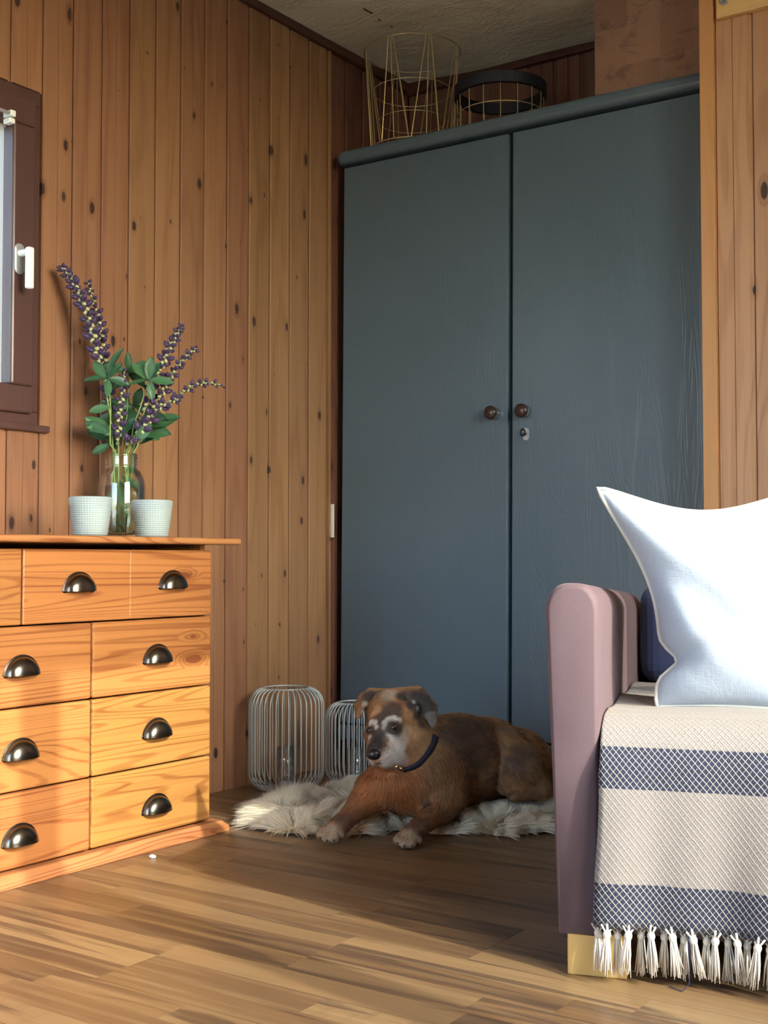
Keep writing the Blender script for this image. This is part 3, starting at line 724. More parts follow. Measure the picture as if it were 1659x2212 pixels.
path = [(-0.018, 0.082), (-0.0185, 0.12), (-0.019, 0.16), (-0.0185, 0.20), (-0.017, 0.24), (-0.015, 0.28), (-0.010, 0.315), (0.000, 0.345), (0.016, 0.366), (0.040, 0.3785), (0.075, 0.3822), (0.12, 0.3825), (0.20, 0.3825), (0.30, 0.3825), (0.40, 0.3825), (0.50, 0.3825), (0.545, 0.3825)]
pp = [np.array(p) for p in path]
dense = []
for i in range(len(pp) - 1):
    for k in range(3): dense.append(pp[i] + (pp[i + 1] - pp[i]) * k / 3)
dense.append(pp[-1]); plen = [0.0]
for i in range(1, len(dense)): plen.append(plen[-1] + float(np.linalg.norm(dense[i] - dense[i - 1])))
TX0, TX1, NU = 0.047, 0.86, 90
def throw_pt(u, j, off=0.0):
    yy, zz = dense[j]; x = TX0 + (TX1 - TX0) * u
    x -= 0.004 * math.sin(zz * 18) if j < 30 else 0.0
    fade = max(0.0, min(1.0, (0.36 - zz) / 0.25)) if j < 30 else 0.0
    yy2 = yy - fade * (0.006 * math.sin(u * 21 + 1.0) + 0.004 * math.sin(u * 47)) - off
    zz2 = zz + (0.003 * math.sin(u * 17 + yy * 30) if j > 30 else 0.0) - (0.006 * u if j == 0 else 0)
    if yy2 > -0.012: x = max(x, AXR + 0.0015)      # beside the arm the cloth lies against its inner face
    return (x, yy2, zz2)
throw = thing('throw_blanket', 'cream and navy striped woven throw with tassels over the sofa seat', 'throw', tuple(SO), TH)
tv = [throw_pt(i / NU, j) for i in range(NU + 1) for j in range(len(dense))]
nj = len(dense)
tf = [(i * nj + j, (i + 1) * nj + j, (i + 1) * nj + j + 1, i * nj + j + 1) for i in range(NU) for j in range(nj - 1)]
tme = MB().add(tv, tf).mesh('cloth', m_throw, smooth=True)
uvl = tme.uv_layers.new(name='UVMap')
uvs = []
for poly in tme.polygons:
    for vi in poly.vertices:
        i, j = divmod(vi, nj); uvs += [TX0 + (TX1 - TX0) * i / NU, plen[j]]
uvl.data.foreach_set('uv', uvs)
cloth = link('cloth', tme, throw)
so_ = cloth.modifiers.new('thick', 'SOLIDIFY'); so_.thickness = 0.004; so_.offset = 1.0
def tassel_mesh(seed):
    r = random.Random(seed); b = MB()
    b.ellipsoid((0, 0, -0.010), (0.0062, 0.0055, 0.0072), 10, 6)
    b.tube([(-0.009, 0, 0.004), (-0.004, 0, -0.004), (0, 0, -0.008)], 0.0016, 5); b.tube([(0.009, 0, 0.004), (0.004, 0, -0.004), (0, 0, -0.008)], 0.0016, 5)
    b.tube([(0.0, 0.0, 0.006), (0, -0.001, -0.006)], 0.0022, 5)
    for k in range(22):
        a = r.uniform(0, 6.28); q = math.sqrt(r.random()); L = r.uniform(0.040, 0.056)
        x0, y0 = 0.0042 * q * math.cos(a), 0.0042 * q * math.sin(a)
        x1, y1 = x0 * 2.2 + r.uniform(-0.003, 0.003), y0 * 2.0 + r.uniform(-0.002, 0.002)
        b.tube([(x0, y0, -0.013), ((x0 + x1) / 2 + r.uniform(-0.0015, 0.0015), (y0 + y1) / 2, -0.013 - L * 0.5), (x1, y1, -0.013 - L)], [0.0012, 0.0011, 0.0006], 4)
    return b.mesh('tassel', m_cream, smooth=True)
tms = [tassel_mesh(s) for s in range(5)]
Rt = random.Random(21); k = 0; x = TX0 + 0.020
while x < TX1 - 0.005:
    p = throw_pt((x - TX0) / (TX1 - TX0), 0)
    o = link('tassel', tms[k % 5], throw, loc=(p[0], p[1] - 0.003, p[2] + 0.001)); o.rotation_euler = (Rt.uniform(-0.10, 0.05), Rt.uniform(-0.16, 0.16), Rt.uniform(-0.6, 0.6))
    x += 0.0305 + Rt.uniform(-0.003, 0.003); k += 1
# under-layer hem with its own tassels (the throw lies double)
und = [throw_pt(i / NU, j, -0.010) for i in range(NU + 1) for j in range(0, 14)]
ume = MB().add([(a + 0.0, b, c - 0.003) for a, b, c in und], [(i * 14 + j, (i + 1) * 14 + j, (i + 1) * 14 + j + 1, i * 14 + j + 1) for i in range(NU) for j in range(13)]).mesh('under_layer', m_throw, smooth=True)
uvl = ume.uv_layers.new(name='UVMap'); uvs = []
for poly in ume.polygons:
    for vi in poly.vertices:
        i, j = divmod(vi, 14); uvs += [TX0 + (TX1 - TX0) * i / NU, plen[j]]
uvl.data.foreach_set('uv', uvs); link('under_layer', ume, throw)
x = TX0 + 0.004
while x < TX1 - 0.005:
    p = throw_pt((x - TX0) / (TX1 - TX0), 0)
    o = link('tassel', tms[k % 5], throw, loc=(p[0], p[1] + 0.013, p[2] - 0.004)); o.rotation_euler = (Rt.uniform(-0.05, 0.05), Rt.uniform(-0.10, 0.10), Rt.uniform(-0.6, 0.6))
    x += 0.0305 + Rt.uniform(-0.003, 0.003); k += 1
q = throw_pt(0.165, 0)
MB().tube([(q[0], q[1] - 0.006, q[2]), (q[0] + 0.002, q[1] - 0.007, 0.05), (q[0] + 0.001, q[1] - 0.008, 0.012), (q[0] - 0.008, q[1] - 0.012, 0.0018), (q[0] - 0.022, q[1] - 0.004, 0.0018), (q[0] - 0.028, q[1] + 0.002, 0.0018)], 0.0008, 5).build('loose_thread', plain('navy_thread', (0.012, 0.016, 0.06), 0.8), throw)

# ------------------------------------------------------------------ pillow
def linen():
    T = NT('pale_blue_linen'); p = T.objc()
    a = T.noise(T.mapping(p, (700, 60, 60)), 1.0, 2.0); b = T.noise(T.mapping(p, (60, 60, 700)), 1.0, 2.0)
    f = T.math('MULTIPLY', T.math('ADD', a, b), 0.5)
    c = T.mix(f, (0.31, 0.38, 0.47), (0.45, 0.52, 0.60))
    n1 = T.noise(T.mapping(p, (22, 22, 22)), 1.0, 3.0, 0.5, 0.6)
    return T.done(c, 0.85, T.bump(T.math('ADD', T.math('MULTIPLY', f, 0.3), n1), 0.35, 0.006), Sheen_Weight=0.15)
m_linen = linen()
cTL, cTR, cBL, cBR = atd(1292, 1054, 2.05), atd(1722, 1066, 1.97), atd(1420, 1536, 1.965), atd(1755, 1548, 1.885)
for c_ in (cBL, cBR): c_[2] += 0.006           # resting on the throw
PO = (cBL + cBR) / 2
pn = np.cross(cTR - cTL, cBL - cTL); pn /= np.linalg.norm(pn)
if pn @ FW > 0: pn = -pn                       # towards the camera side
def edge_in(u, v):
    """pinch of the sides: concave edges between eared corners"""
    du = 0.042 * math.sin(math.pi * v) ** 1.3 * (1 - u) ** 2 + 0.030 * math.exp(-((v - 0.21) / 0.06) ** 2) * (1 - u) ** 6 - 0.030 * math.sin(math.pi * v) * u ** 3
    dv = -0.036 * math.sin(math.pi * min(1, u * 1.0)) ** 1.3 * v ** 2 + 0.006 * math.sin(math.pi * u) * (1 - v) ** 2
    return du, dv
eu = (cTR - cTL + cBR - cBL); eu /= np.linalg.norm(eu); ev = (cTL - cBL + cTR - cBR); ev /= np.linalg.norm(ev)
def pil(u, v, side):
    b = cBL * (1 - u) * (1 - v) + cBR * u * (1 - v) + cTL * (1 - u) * v + cTR * u * v
    du, dv = edge_in(u, v); b = b + eu * du + ev * dv
    t = (max(0.0, math.sin(math.pi * u)) ** 0.55) * (max(0.0, math.sin(math.pi * v)) ** 0.55)
    th = 0.078 * t * (1 + 0.10 * math.sin(7 * u + 3 * v)) 
    th += 0.006 * math.sin(16 * v + 9 * u) * t * (1 - u) + 0.010 * math.exp(-((v - 0.19 - 0.25 * u) / 0.035) ** 2) * -1.0 * max(0, 1 - 2.2 * u) * min(1, u * 12)
    return b + pn * th * side - PO
NP = 48
pm = MB()
pm.grid(lambda i, j: pil(i / NP, j / NP, 1.0), NP + 1, NP + 1)
pb = MB().grid(lambda i, j: pil(i / NP, j / NP, -0.45), NP + 1, NP + 1); pb.f = [f[::-1] for f in pb.f]; pm.add(pb.v, pb.f)
pillow = thing('pillow', 'pale blue linen pillow with cream piping leaning on the sofa seat', 'pillow', tuple(PO))
pm.build('cover', m_linen, pillow, smooth=True)
bord = [pil(i / 30, 0, 0) for i in range(30)] + [pil(1, i / 30, 0) for i in range(30)] + [pil(1 - i / 30, 1, 0) for i in range(30)] + [pil(0, 1 - i / 30, 0) for i in range(30)]
MB().tube(bord, 0.0040, 7, closed=True).build('piping', plain('cream_piping', (0.66, 0.67, 0.60), 0.85), pillow, smooth=True)

# ================================================================== wire lanterns
def lantern(loc, R_, H_, rtop, label, nw=38):
    t = thing('wire_lantern', label, 'lantern', loc, group='wire lanterns on the floor')
    prof = []
    c = R_ - rtop
    for k in range(9):
        a = math.pi / 2 * k / 8; prof.append((rtop + c * math.sin(a), H_ - c * 1.15 * (1 - math.cos(a))))
    for k in range(9):
        a = math.pi / 2 * k / 8; prof.append((rtop + c * math.cos(a), 0.004 + c * 1.15 * (1 - math.sin(a))))
    wm = MB().tube([(r, 0, z) for r, z in prof], 0.0017, 5).mesh('wire', m_wiregrey, smooth=True)
    for k in range(nw):
        o = link('wire', wm, t); o.rotation_euler = (0, 0, 2 * math.pi * k / nw)
    MB().tube(ring_pts(rtop, H_), 0.0022, 6, closed=True).build('top_ring', m_wiregrey, t, smooth=True)
    MB().lathe([(0.0, 0.002), (rtop + 0.002, 0.002), (rtop + 0.002, 0.006), (0.0, 0.006)], 32).build('base_plate', m_wiregrey, t)
    MB().lathe([(0.0235, 0.006), (0.0235, 0.006 + H_ * 0.40), (0.0222, 0.006 + H_ * 0.40), (0.0222, 0.006)], 28, closed=True).build('glass_tube', m_tube, t, smooth=True)
    te = thing('tealight', 'white tealight inside the ' + ('larger' if H_ > 0.25 else 'smaller') + ' wire lantern', 'candle', (loc[0], loc[1], 0.0065), group='tealights in the lanterns')
    MB().lathe([(0.0, 0.0), (0.019, 0.0), (0.019, 0.014), (0.018, 0.014), (0.018, 0.011), (0.0, 0.011)], 24).build('cup', m_alu, te)
    MB().tube([(0, 0, 0.010), (0.001, 0, 0.017)], 0.0006, 5).build('wick', m_blackiron, te)
    return t
l1 = fl(618, 1706); l2 = fl(768, 1692)
lantern((l1[0], l1[1], 0.0), 0.100, 0.272, 0.060, 'large grey wire lantern against the pine wall')
lantern((l2[0], l2[1], 0.0), 0.083, 0.222, 0.046, 'small grey wire lantern partly hidden behind the dog')

# ================================================================== things on the chest
TOPZ = 0.6655
def milk_glass():
    T = NT('milky_glass')
    pr_ = T.n('BsdfPrincipled', {'Base Color': (0.62, 0.74, 0.78, 1), 'Roughness': 0.22, 'Subsurface Weight': 0.0})
    tl_ = T.n('BsdfTranslucent', {0: (0.75, 0.85, 0.86, 1)}); tr = T.n('BsdfTransparent', {0: (0.9, 0.97, 0.98, 1)})
    a = T.n('MixShader', {0: 0.35, 1: pr_.outputs[0], 2: tl_.outputs[0]}); b = T.n('MixShader', {0: 0.40, 1: a.outputs[0], 2: tr.outputs[0]})
    T.t.links.new(b.outputs[0], T.out.inputs[0]); return T.m
m_milk = milk_glass()
def votive_mesh():
    H_, n = 0.084, 17; prof = [(0.0, 0.0), (0.030, 0.0)]
    for k in range(n):
        z0 = 0.003 + (H_ - 0.006) * k / n; z1 = 0.003 + (H_ - 0.006) * (k + 1) / n
        for t in (0.0, 0.25, 0.5, 0.75):
            z = z0 + (z1 - z0) * t; r = 0.0325 + 0.0115 * (z / H_) ** 0.8
            prof.append((r + 0.0024 * math.sin(math.pi * t), z))
    prof += [(0.0440, H_ - 0.001), (0.0425, H_), (0.0405, H_ - 0.002), (0.030, 0.008), (0.0, 0.006)]
    NB = 176
    def rad(r, z, q): return r * (1 + (0.014 * math.cos(q * 44) if r > 0.031 and 0.002 < z < H_ - 0.004 else 0))
    return MB().lathe(prof, NB, rad=rad).mesh('glass', m_milk, smooth=True)
vm = votive_mesh()
wax_me = MB().lathe([(0.0, 0.0), (0.0285, 0.0), (0.0375, 0.056), (0.0, 0.057)], 28).mesh('candle', m_wax, smooth=True)
for (u, nm) in ((195, 'window'), (328, 'wardrobe')):
    p = onx(u, 1150, -1.995)
    vt = tag(link('votive_glass', vm, loc=(p[0], p[1], TOPZ)), 'milky beaded glass votive on the %s side of the flower jar' % nm, 'votive', 'beaded votives on the chest')
    cn = thing('votive_candle', 'cream candle inside the beaded votive on the %s side of the jar' % nm, 'candle', (p[0], p[1], TOPZ + 0.0085), group='candles in the votives')
    link('wax', wax_me, cn); MB().tube([(0, 0, 0.055), (0.001, 0, 0.064)], 0.0007, 5).build('wick', m_blackiron, cn)
jp = onx(262, 1150, -2.125); JX, JY = jp[0], jp[1]
jo = [(0.0, 0.0), (0.046, 0.0), (0.052, 0.006), (0.0545, 0.03), (0.0545, 0.120), (0.052, 0.138), (0.044, 0.154), (0.037, 0.162), (0.0355, 0.168), (0.038, 0.171), (0.0355, 0.174), (0.038, 0.178), (0.0355, 0.182), (0.038, 0.186), (0.036, 0.190), (0.036, 0.196), (0.034, 0.197)]
ji = [(r - 0.0026, z) for r, z in jo[-2:2:-1]] + [(0.048, 0.010), (0.0, 0.008)]
jar = tag(MB().lathe(jo + ji, 48).build('glass_jar', m_jar, smooth=True, loc=(JX, JY, TOPZ)), 'clear glass preserving jar holding the purple flowers', 'jar')
tag(MB().lathe([(0.0, 0.0), (0.046, 0.001), (0.0512, 0.03), (0.0512, 0.112), (0.0, 0.1115)], 40).build('jar_water', m_water, smooth=True, loc=(JX, JY, TOPZ + 0.009)), 'water filling the lower part of the glass jar', 'water')

# flowers ------------------------------------------------------------------
JD = float((np.array([JX, JY, TOPZ + 0.1]) - CAM) @ FW)
def leaf_mat():
    T = NT('green_leaf'); p = T.objc(); r = T.rand()
    c = T.mix(r, (0.020, 0.085, 0.045), (0.075, 0.20, 0.085)); n1 = T.noise(T.mapping(p, (3, 6, 3)), 1.0, 2.0)
    c = T.mix(T.math('MULTIPLY', n1, 0.4), c, (0.10, 0.24, 0.12))
    pr_ = T.n('BsdfPrincipled', {'Base Color': c, 'Roughness': 0.4}); tl_ = T.n('BsdfTranslucent', {0: c})
    mx = T.n('MixShader', {0: 0.25, 1: pr_.outputs[0], 2: tl_.outputs[0]}); T.t.links.new(mx.outputs[0], T.out.inputs[0]); return T.m
m_leaf = leaf_mat()
m_stem = plain('pale_green_stem', (0.24, 0.34, 0.11), 0.5)
m_petal = plain('dark_purple_petal', (0.040, 0.018, 0.075), 0.45, Sheen_Weight=0.2)
m_calyx = plain('pale_calyx', (0.42, 0.44, 0.22), 0.55)
lf = MB()
prof = [(0.0, 0.02), (0.18, 0.13), (0.42, 0.21), (0.65, 0.20), (0.85, 0.12), (1.0, 0.0)]
vs = []
for (x, wdt) in prof:
    z = 0.10 * math.sin(x * 2.6); vs += [(x, -wdt, z + 0.05), (x, -wdt * 0.5, z + 0.015), (x, 0, z), (x, wdt * 0.5, z + 0.015), (x, wdt, z + 0.05)]
lf.add(vs, [(i * 5 + j, (i + 1) * 5 + j, (i + 1) * 5 + j + 1, i * 5 + j + 1) for i in range(5) for j in range(4)])
leaf_me = lf.mesh('leaf', m_leaf, smooth=True)
bl = MB(); bl.ellipsoid((0, 0, 0.0), (0.0030, 0.0034, 0.0036), 7, 5); n_c = len(bl.f)
bl.ellipsoid((0.0085, 0, 0.0012), (0.0070, 0.0040, 0.0036), 8, 5); bl.ellipsoid((0.0060, 0, 0.0050), (0.0050, 0.0046, 0.0020), 7, 4)
blo_me = bl.mesh('blossom', m_calyx, smooth=True); blo_me.materials.append(m_petal)
mi = [0] * n_c + [1] * (len(bl.f) - n_c); blo_me.polygons.foreach_set('material_index', mi)
def orient(o, x, up=(0, 0, 1), roll=0.0, s=1.0, loc=None):
    X = Vector(x).normalized(); Z = Vector(up); Z = (Z - X * Z.dot(X))
    if Z.length < 1e-4: Z = Vector((0.3, 0.9, 0.1)) - X * Vector((0.3, 0.9, 0.1)).dot(X)
    Z.normalize(); Y = Z.cross(X)
    m = Matrix((X, Y, Z)).transposed() @ Matrix.Rotation(roll, 3, 'X')
    o.rotation_euler = m.to_euler(); o.scale = (s, s, s)
    if loc is not None: o.location = loc
def interp(poly, n):
    P = [np.array(p, float) for p in poly]; out = []
    for i in range(len(P) - 1):
        p0, p1, p2, p3 = P[max(i - 1, 0)], P[i], P[i + 1], P[min(i + 2, len(P) - 1)]
        for k in range(n):
            t = k / n; out.append(0.5 * ((2 * p1) + (-p0 + p2) * t + (2 * p0 - 5 * p1 + 4 * p2 - p3) * t * t + (-p0 + 3 * p1 - 3 * p2 + p3) * t ** 3))
    out.append(P[-1]); return out
JPROF = [(0.0, 0.043), (0.03, 0.048), (0.12, 0.048), (0.138, 0.045), (0.154, 0.037), (0.162, 0.030), (0.200, 0.030), (0.230, 0.075), (0.300, 9.0)]
def in_jar(p, margin=0.0):
    """keep a point that lies between base and rim inside the glass"""
    z = p[2] - TOPZ
    if z > 0.29: return p
    r = np.interp(z, [a for a, _ in JPROF], [b for _, b in JPROF]) - margin
    d = np.array([p[0] - JX, p[1] - JY]); l = float(np.linalg.norm(d)); q = np.array(p, float)
    if l > r: q[:2] = [JX + d[0] * r / l, JY + d[1] * r / l]
    return q
Rf = random.Random(77)
def flower(label, pix, bloom_from, nb, size=1.0, leaves=(), dd=0.0):
    """pix: (u, v, depth offset) from the foot in the jar to the tip; bloom_from: share of the length where blossoms start"""
    pts = [atd(u, v, JD + d + dd) for u, v, d in pix]; pts[0][2] = TOPZ + 0.014; pts[0] = in_jar(pts[0], 0.02); base = pts[0]
    t = thing('flower_stem', label, 'flower', tuple(base), group='flower stems in the glass jar')
    c = [in_jar(p + base, 0.0025) - base for p in interp([p - base for p in pts], 12)]
    MB().tube(c, [0.0023 - 0.0013 * k / len(c) for k in range(len(c))], 6).build('stem', m_stem, t, smooth=True)
    for k in range(nb):
        f = bloom_from + (1 - bloom_from) * ((k + 0.5) / nb) ** 0.95
        q = f * (len(c) - 1); i = min(int(q), len(c) - 2); p = c[i] + (c[i + 1] - c[i]) * (q - i)
        tg = c[i + 1] - c[i]; tg = tg / (np.linalg.norm(tg) + 1e-9)
        a = k * 2.4 + Rf.uniform(-0.4, 0.4)
        e1 = np.cross(tg, [0.3, 0.8, 0.5]); e1 /= np.linalg.norm(e1); e2 = np.cross(tg, e1)
        side = e1 * math.cos(a) + e2 * math.sin(a)
        fs = 1.0 - 0.55 * ((k + 0.5) / nb) ** 1.6
        o = link('blossom', blo_me, t); dvec = side * 0.85 + tg * 0.75
        orient(o, dvec, up=tuple(tg), s=1.55 * size * fs * Rf.uniform(0.85, 1.15), loc=p + side * 0.0045 * size * fs)
    for (u, v, d, du, dv, ddp, s) in leaves:
        p = atd(u, v, JD + d + dd); e = atd(u + du, v + dv, JD + d + dd + ddp); o = link('leaf', leaf_me, t)
        if p[2] - TOPZ < 0.20:
            p = in_jar(p, 0.010); e = in_jar(p + (e - p) * 1.32, 0.006); e[2] = min(e[2], max(p[2], TOPZ + 0.15)); e = p + (e - p) / 1.32
        L = float(np.linalg.norm(e - p)); orient(o, e - p, up=(0.6, -0.5, 0.6), roll=Rf.uniform(-0.7, 0.7), s=L * s * 1.32, loc=p - base)
    return t
def whorl(u, v, d, n, r, a0=0.0, sq=0.8):
    return [(u, v, d, r * math.cos(a0 + 2 * math.pi * k / n), r * sq * math.sin(a0 + 2 * math.pi * k / n), Rf.uniform(-0.025, 0.02), 1.0) for k in range(n)]
flower('tall purple flower spike leaning furthest toward the window', [(252, 1135, 0), (246, 1010, 0), (238, 900, 0), (212, 770, 0), (185, 670, -0.01), (158, 610, -0.015), (134, 577, -0.02)], 0.46, 42, 1.1, [(245, 940, 0, -48, -30, -0.02, 1), (240, 925, 0, -42, 0, -0.03, 1)], dd=-0.014)
flower('tall purple flower spike just inside the furthest-leaning one', [(258, 1130, 0.01), (250, 1000, 0.01), (240, 890, 0.01), (226, 780, 0.01), (212, 690, 0.005), (190, 612, 0.0)], 0.42, 42, 1.08, [(240, 950, 0.02, -40, -12, 0.0, 1)], dd=0.018)
flower('upright purple flower spike rising on the wardrobe side', [(264, 1135, 0), (276, 985, 0), (308, 900, 0), (346, 800, 0), (374, 738, 0), (393, 704, 0)], 0.42, 32, 1.0, [(305, 905, 0, 45, 5, -0.03, 1), (300, 930, 0, 55, 8, -0.02, 1)])
flower('purple flower spike with tight dark tip beside the upright one', [(268, 1120, 0.01), (286, 980, 0.01), (330, 890, 0.005), (378, 800, 0.0), (424, 752, -0.01)], 0.45, 28, 0.95, [(340, 905, 0.0, 42, 0, 0.0, 0.9)])
flower('slender flower spike bending out sideways with sparse dark buds', [(270, 1110, 0.0), (296, 965, 0.0), (345, 895, -0.01), (398, 846, -0.02), (440, 828, -0.03), (482, 833, -0.04)], 0.50, 18, 0.8, [(318, 930, -0.01, 62, -20, 0.01, 0.8), (305, 960, 0.0, 48, -22, -0.02, 0.8)])
flower('short purple flower spike in the middle of the bunch', [(256, 1110, -0.01), (256, 1000, -0.02), (257, 920, -0.02), (264, 850, -0.02), (268, 800, -0.02)], 0.35, 24, 1.0, [(258, 950, -0.02, 32, -35, 0.0, 1)])
flower('short drooping purple flowers just above the jar neck', [(268, 1100, -0.02), (282, 985, -0.03), (310, 925, -0.03), (345, 880, -0.04), (386, 862, -0.05)], 0.30, 20, 1.1, [(290, 955, -0.03, 30, -30, 0, 1)], dd=-0.022)
flower('bare leaf stalk with a whorl of five green leaves', [(245, 1125, -0.015), (238, 960, -0.03), (239, 880, -0.03), (232, 818, -0.03)], 0.9, 0, 1.0,
       whorl(232, 818, -0.03, 5, 40, 0.4) + [(232, 815, -0.03, 30, -45, 0.01, 1), (240, 880, -0.03, -40, 10, 0.0, 0.9), (238, 935, -0.03, -46, -18, 0.0, 0.9), (240, 960, -0.02, -34, 18, 0.0, 0.9), (236, 1128, -0.05, 26, 14, -0.01, 1.2)], dd=-0.012)
flower('leaf stalk whose leaves stand up in a fan', [(266, 1120, -0.01), (284, 950, -0.03), (303, 880, -0.03), (322, 822, -0.035)], 0.9, 0, 1.0,
       whorl(322, 822, -0.035, 5, 42, 0.2) + [(322, 822, -0.035, 4, -40, 0, 1), (288, 940, -0.03, 52, -10, 0, 1)])
flower('leaf stalk with broad leaves at the back of the bunch', [(262, 1115, 0.02), (268, 970, 0.02), (275, 880, 0.02), (278, 800, 0.02)], 0.9, 0, 1.0,
       whorl(276, 805, 0.02, 5, 44, 0.9) + whorl(255, 895, 0.04, 5, 40, 0.1) + whorl(300, 930, 0.035, 5, 40, 0.5) + whorl(240, 925, 0.03, 4, 40, 0.2) + whorl(290, 880, 0.03, 4, 44, 0.3) + whorl(262, 935, 0.02, 5, 38, 0.7) + [(264, 1010, 0, 40, 10, 0, 1), (262, 1030, -0.01, 40, 22, 0, 1), (258, 1040, -0.01, 12, 48, 0, 1), (250, 1050, 0, -8, 40, 0, 1)])
# ================================================================== dog
def sd_capsule(P, a, b, ra, rb):
    ba = b - a; t = np.clip(((P - a) @ ba) / (ba @ ba + 1e-12), 0, 1)
    return np.linalg.norm(P - (a + t[..., None] * ba), axis=-1) - (ra + (rb - ra) * t)
def sd_ell(P, c, r, rot):
    q = (P - c) @ rot
    k0 = np.linalg.norm(q / r, axis=-1); k1 = np.linalg.norm(q / (r * r), axis=-1)
    return k0 * (k0 - 1.0) / (k1 + 1e-9)
def sd_tri(P, a, b, c, r):
    ba, cb, ac = b - a, c - b, a - c; n = np.cross(ba, ac)
    pa, pb, pc = P - a, P - b, P - c
    def seg(p, e): t = np.clip((p @ e) / (e @ e), 0, 1); return np.sum((e * t[..., None] - p) ** 2, -1)
    inside = (np.sign(pa @ np.cross(ba, n)) + np.sign(pb @ np.cross(cb, n)) + np.sign(pc @ np.cross(ac, n))) < 2.0
    return np.sqrt(np.where(inside, np.minimum(np.minimum(seg(pa, ba), seg(pb, cb)), seg(pc, ac)), (pa @ n) ** 2 / (n @ n))) - r
def smin(a, b, k):
    h = np.clip(0.5 + 0.5 * (b - a) / k, 0, 1); return b + (a - b) * h - k * h * (1 - h)
D = atd
PR = []      # (function, args, bbox lo, hi, blend k, flow direction)
def cap(p, q, ra, rb, k=0.03, flow=None):
    a, b = D(*p), D(*q); lo = np.minimum(a, b) - max(ra, rb); hi = np.maximum(a, b) + max(ra, rb)
    PR.append((sd_capsule, (a, b, ra, rb), lo, hi, k, (b - a) if flow is None else flow))
def ell(p, r, axes, k=0.02, flow=(0, 0, -1)):
    c = D(*p); X = np.array(axes[0], float); X /= np.linalg.norm(X); Y = np.array(axes[1], float); Y -= X * (X @ Y); Y /= np.linalg.norm(Y)
    rot = np.stack([X, Y, np.cross(X, Y)], 1); PR.append((sd_ell, (c, np.array(r), rot), c - max(r), c + max(r), k, np.array(flow, float)))
def tri(p, q, s, r, k=0.008):
    a, b, c = D(*p), D(*q), D(*s); PR.append((sd_tri, (a, b, c, r), np.minimum(np.minimum(a, b), c) - r, np.maximum(np.maximum(a, b), c) + r, k, c - a))
UPV = np.array([0, 0, 1.0])
BACK = D(1120, 1650, 3.08) - D(895, 1650, 2.82); BACK /= np.linalg.norm(BACK)
# trunk
cap((905, 1676, 2.86), (990, 1642, 2.95), 0.088, 0.103, 0.03)
cap((990, 1642, 2.95), (1050, 1638, 3.03), 0.103, 0.092, 0.03)
cap((1050, 1638, 3.03), (1120, 1650, 3.09), 0.092, 0.080, 0.03)
cap((1120, 1652, 3.09), (1168, 1676, 3.09), 0.080, 0.058, 0.03)
# chest and brisket
cap((858, 1684, 2.80), (905, 1680, 2.84), 0.058, 0.080, 0.03, flow=np.array([0.2, 0.1, -1]))
cap((838, 1702, 2.80), (895, 1706, 2.81), 0.036, 0.040, 0.025, flow=np.array([0.2, 0.1, -1]))
# neck
cap((884, 1590, 2.875), (908, 1660, 2.85), 0.067, 0.088, 0.03)
cap((928, 1590, 2.91), (968, 1628, 2.93), 0.050, 0.080, 0.03)
cap((880, 1632, 2.825), (895, 1680, 2.82), 0.048, 0.062, 0.03)
# near shoulder, foreleg and paw (viewer's right)
cap((955, 1650, 2.87), (962, 1715, 2.82), 0.066, 0.052, 0.03)
cap((958, 1708, 2.82), (948, 1746, 2.785), 0.046, 0.034, 0.02)
cap((948, 1750, 2.782), (902, 1790, 2.692), 0.031, 0.0195, 0.016)
cap((902, 1790, 2.692), (885, 1806, 2.664), 0.0195, 0.021, 0.012)
# far shoulder, foreleg and paw (viewer's left)
cap((838, 1684, 2.82), (808, 1706, 2.80), 0.052, 0.040, 0.025)
cap((808, 1708, 2.80), (784, 1734, 2.775), 0.040, 0.029, 0.02)
cap((784, 1734, 2.775), (738, 1780, 2.712), 0.029, 0.0190, 0.016)
cap((738, 1780, 2.712), (719, 1795, 2.692), 0.0190, 0.021, 0.012)
def paw(u, v, d, sx):
    for k, (du, dv, dd) in enumerate(((-22, 3, -0.006), (-8, 10, -0.018), (8, 10, -0.018), (21, 4, -0.004))):
        cap((u + du * 0.55, v - 4, d + 0.012), (u + du * sx, v + dv, d + dd), 0.0140, 0.0115, 0.0025)
paw(714, 1800, 2.688, 1.0); paw(881, 1812, 2.655, 1.0)
# hindquarters
cap((1090, 1618, 2.955), (1120, 1660, 2.925), 0.050, 0.058, 0.012)
cap((1120, 1660, 2.925), (1156, 1692, 2.920), 0.052, 0.034, 0.012)
cap((1092, 1694, 2.915), (1165, 1702, 2.915), 0.024, 0.028, 0.008)
cap((1168, 1704, 2.92), (1112, 1716, 2.885), 0.024, 0.018, 0.010)
cap((1165, 1676, 3.09), (1205, 1712, 3.06), 0.040, 0.020, 0.02)
# head ------------------------------------------------------------------
HB = np.array([0, 0, 1.0])
cap((868, 1543, 2.875), (846, 1546, 2.845), 0.060, 0.058, 0.02, flow=np.array([0.35, 0.5, 0.25]))
cap((835, 1528, 2.845), (884, 1532, 2.86), 0.036, 0.038, 0.02, flow=np.array([0.3, 0.4, 0.3]))
cap((842, 1565, 2.815), (832, 1582, 2.79), 0.047, 0.042, 0.02, flow=np.array([0.25, 0.5, 0.5]))
cap((892, 1592, 2.845), (882, 1612, 2.825), 0.046, 0.044, 0.02, flow=np.array([0.6, 0.4, -0.2]))
cap((815, 1590, 2.835), (822, 1610, 2.81), 0.030, 0.030, 0.02)
cap((830, 1590, 2.785), (815, 1630, 2.722), 0.034, 0.0245, 0.016, flow=np.array([0.3, 0.6, 0.6]))
cap((846, 1612, 2.785), (828, 1637, 2.740), 0.036, 0.0240, 0.014, flow=np.array([0.55, 0.6, 0.05]))
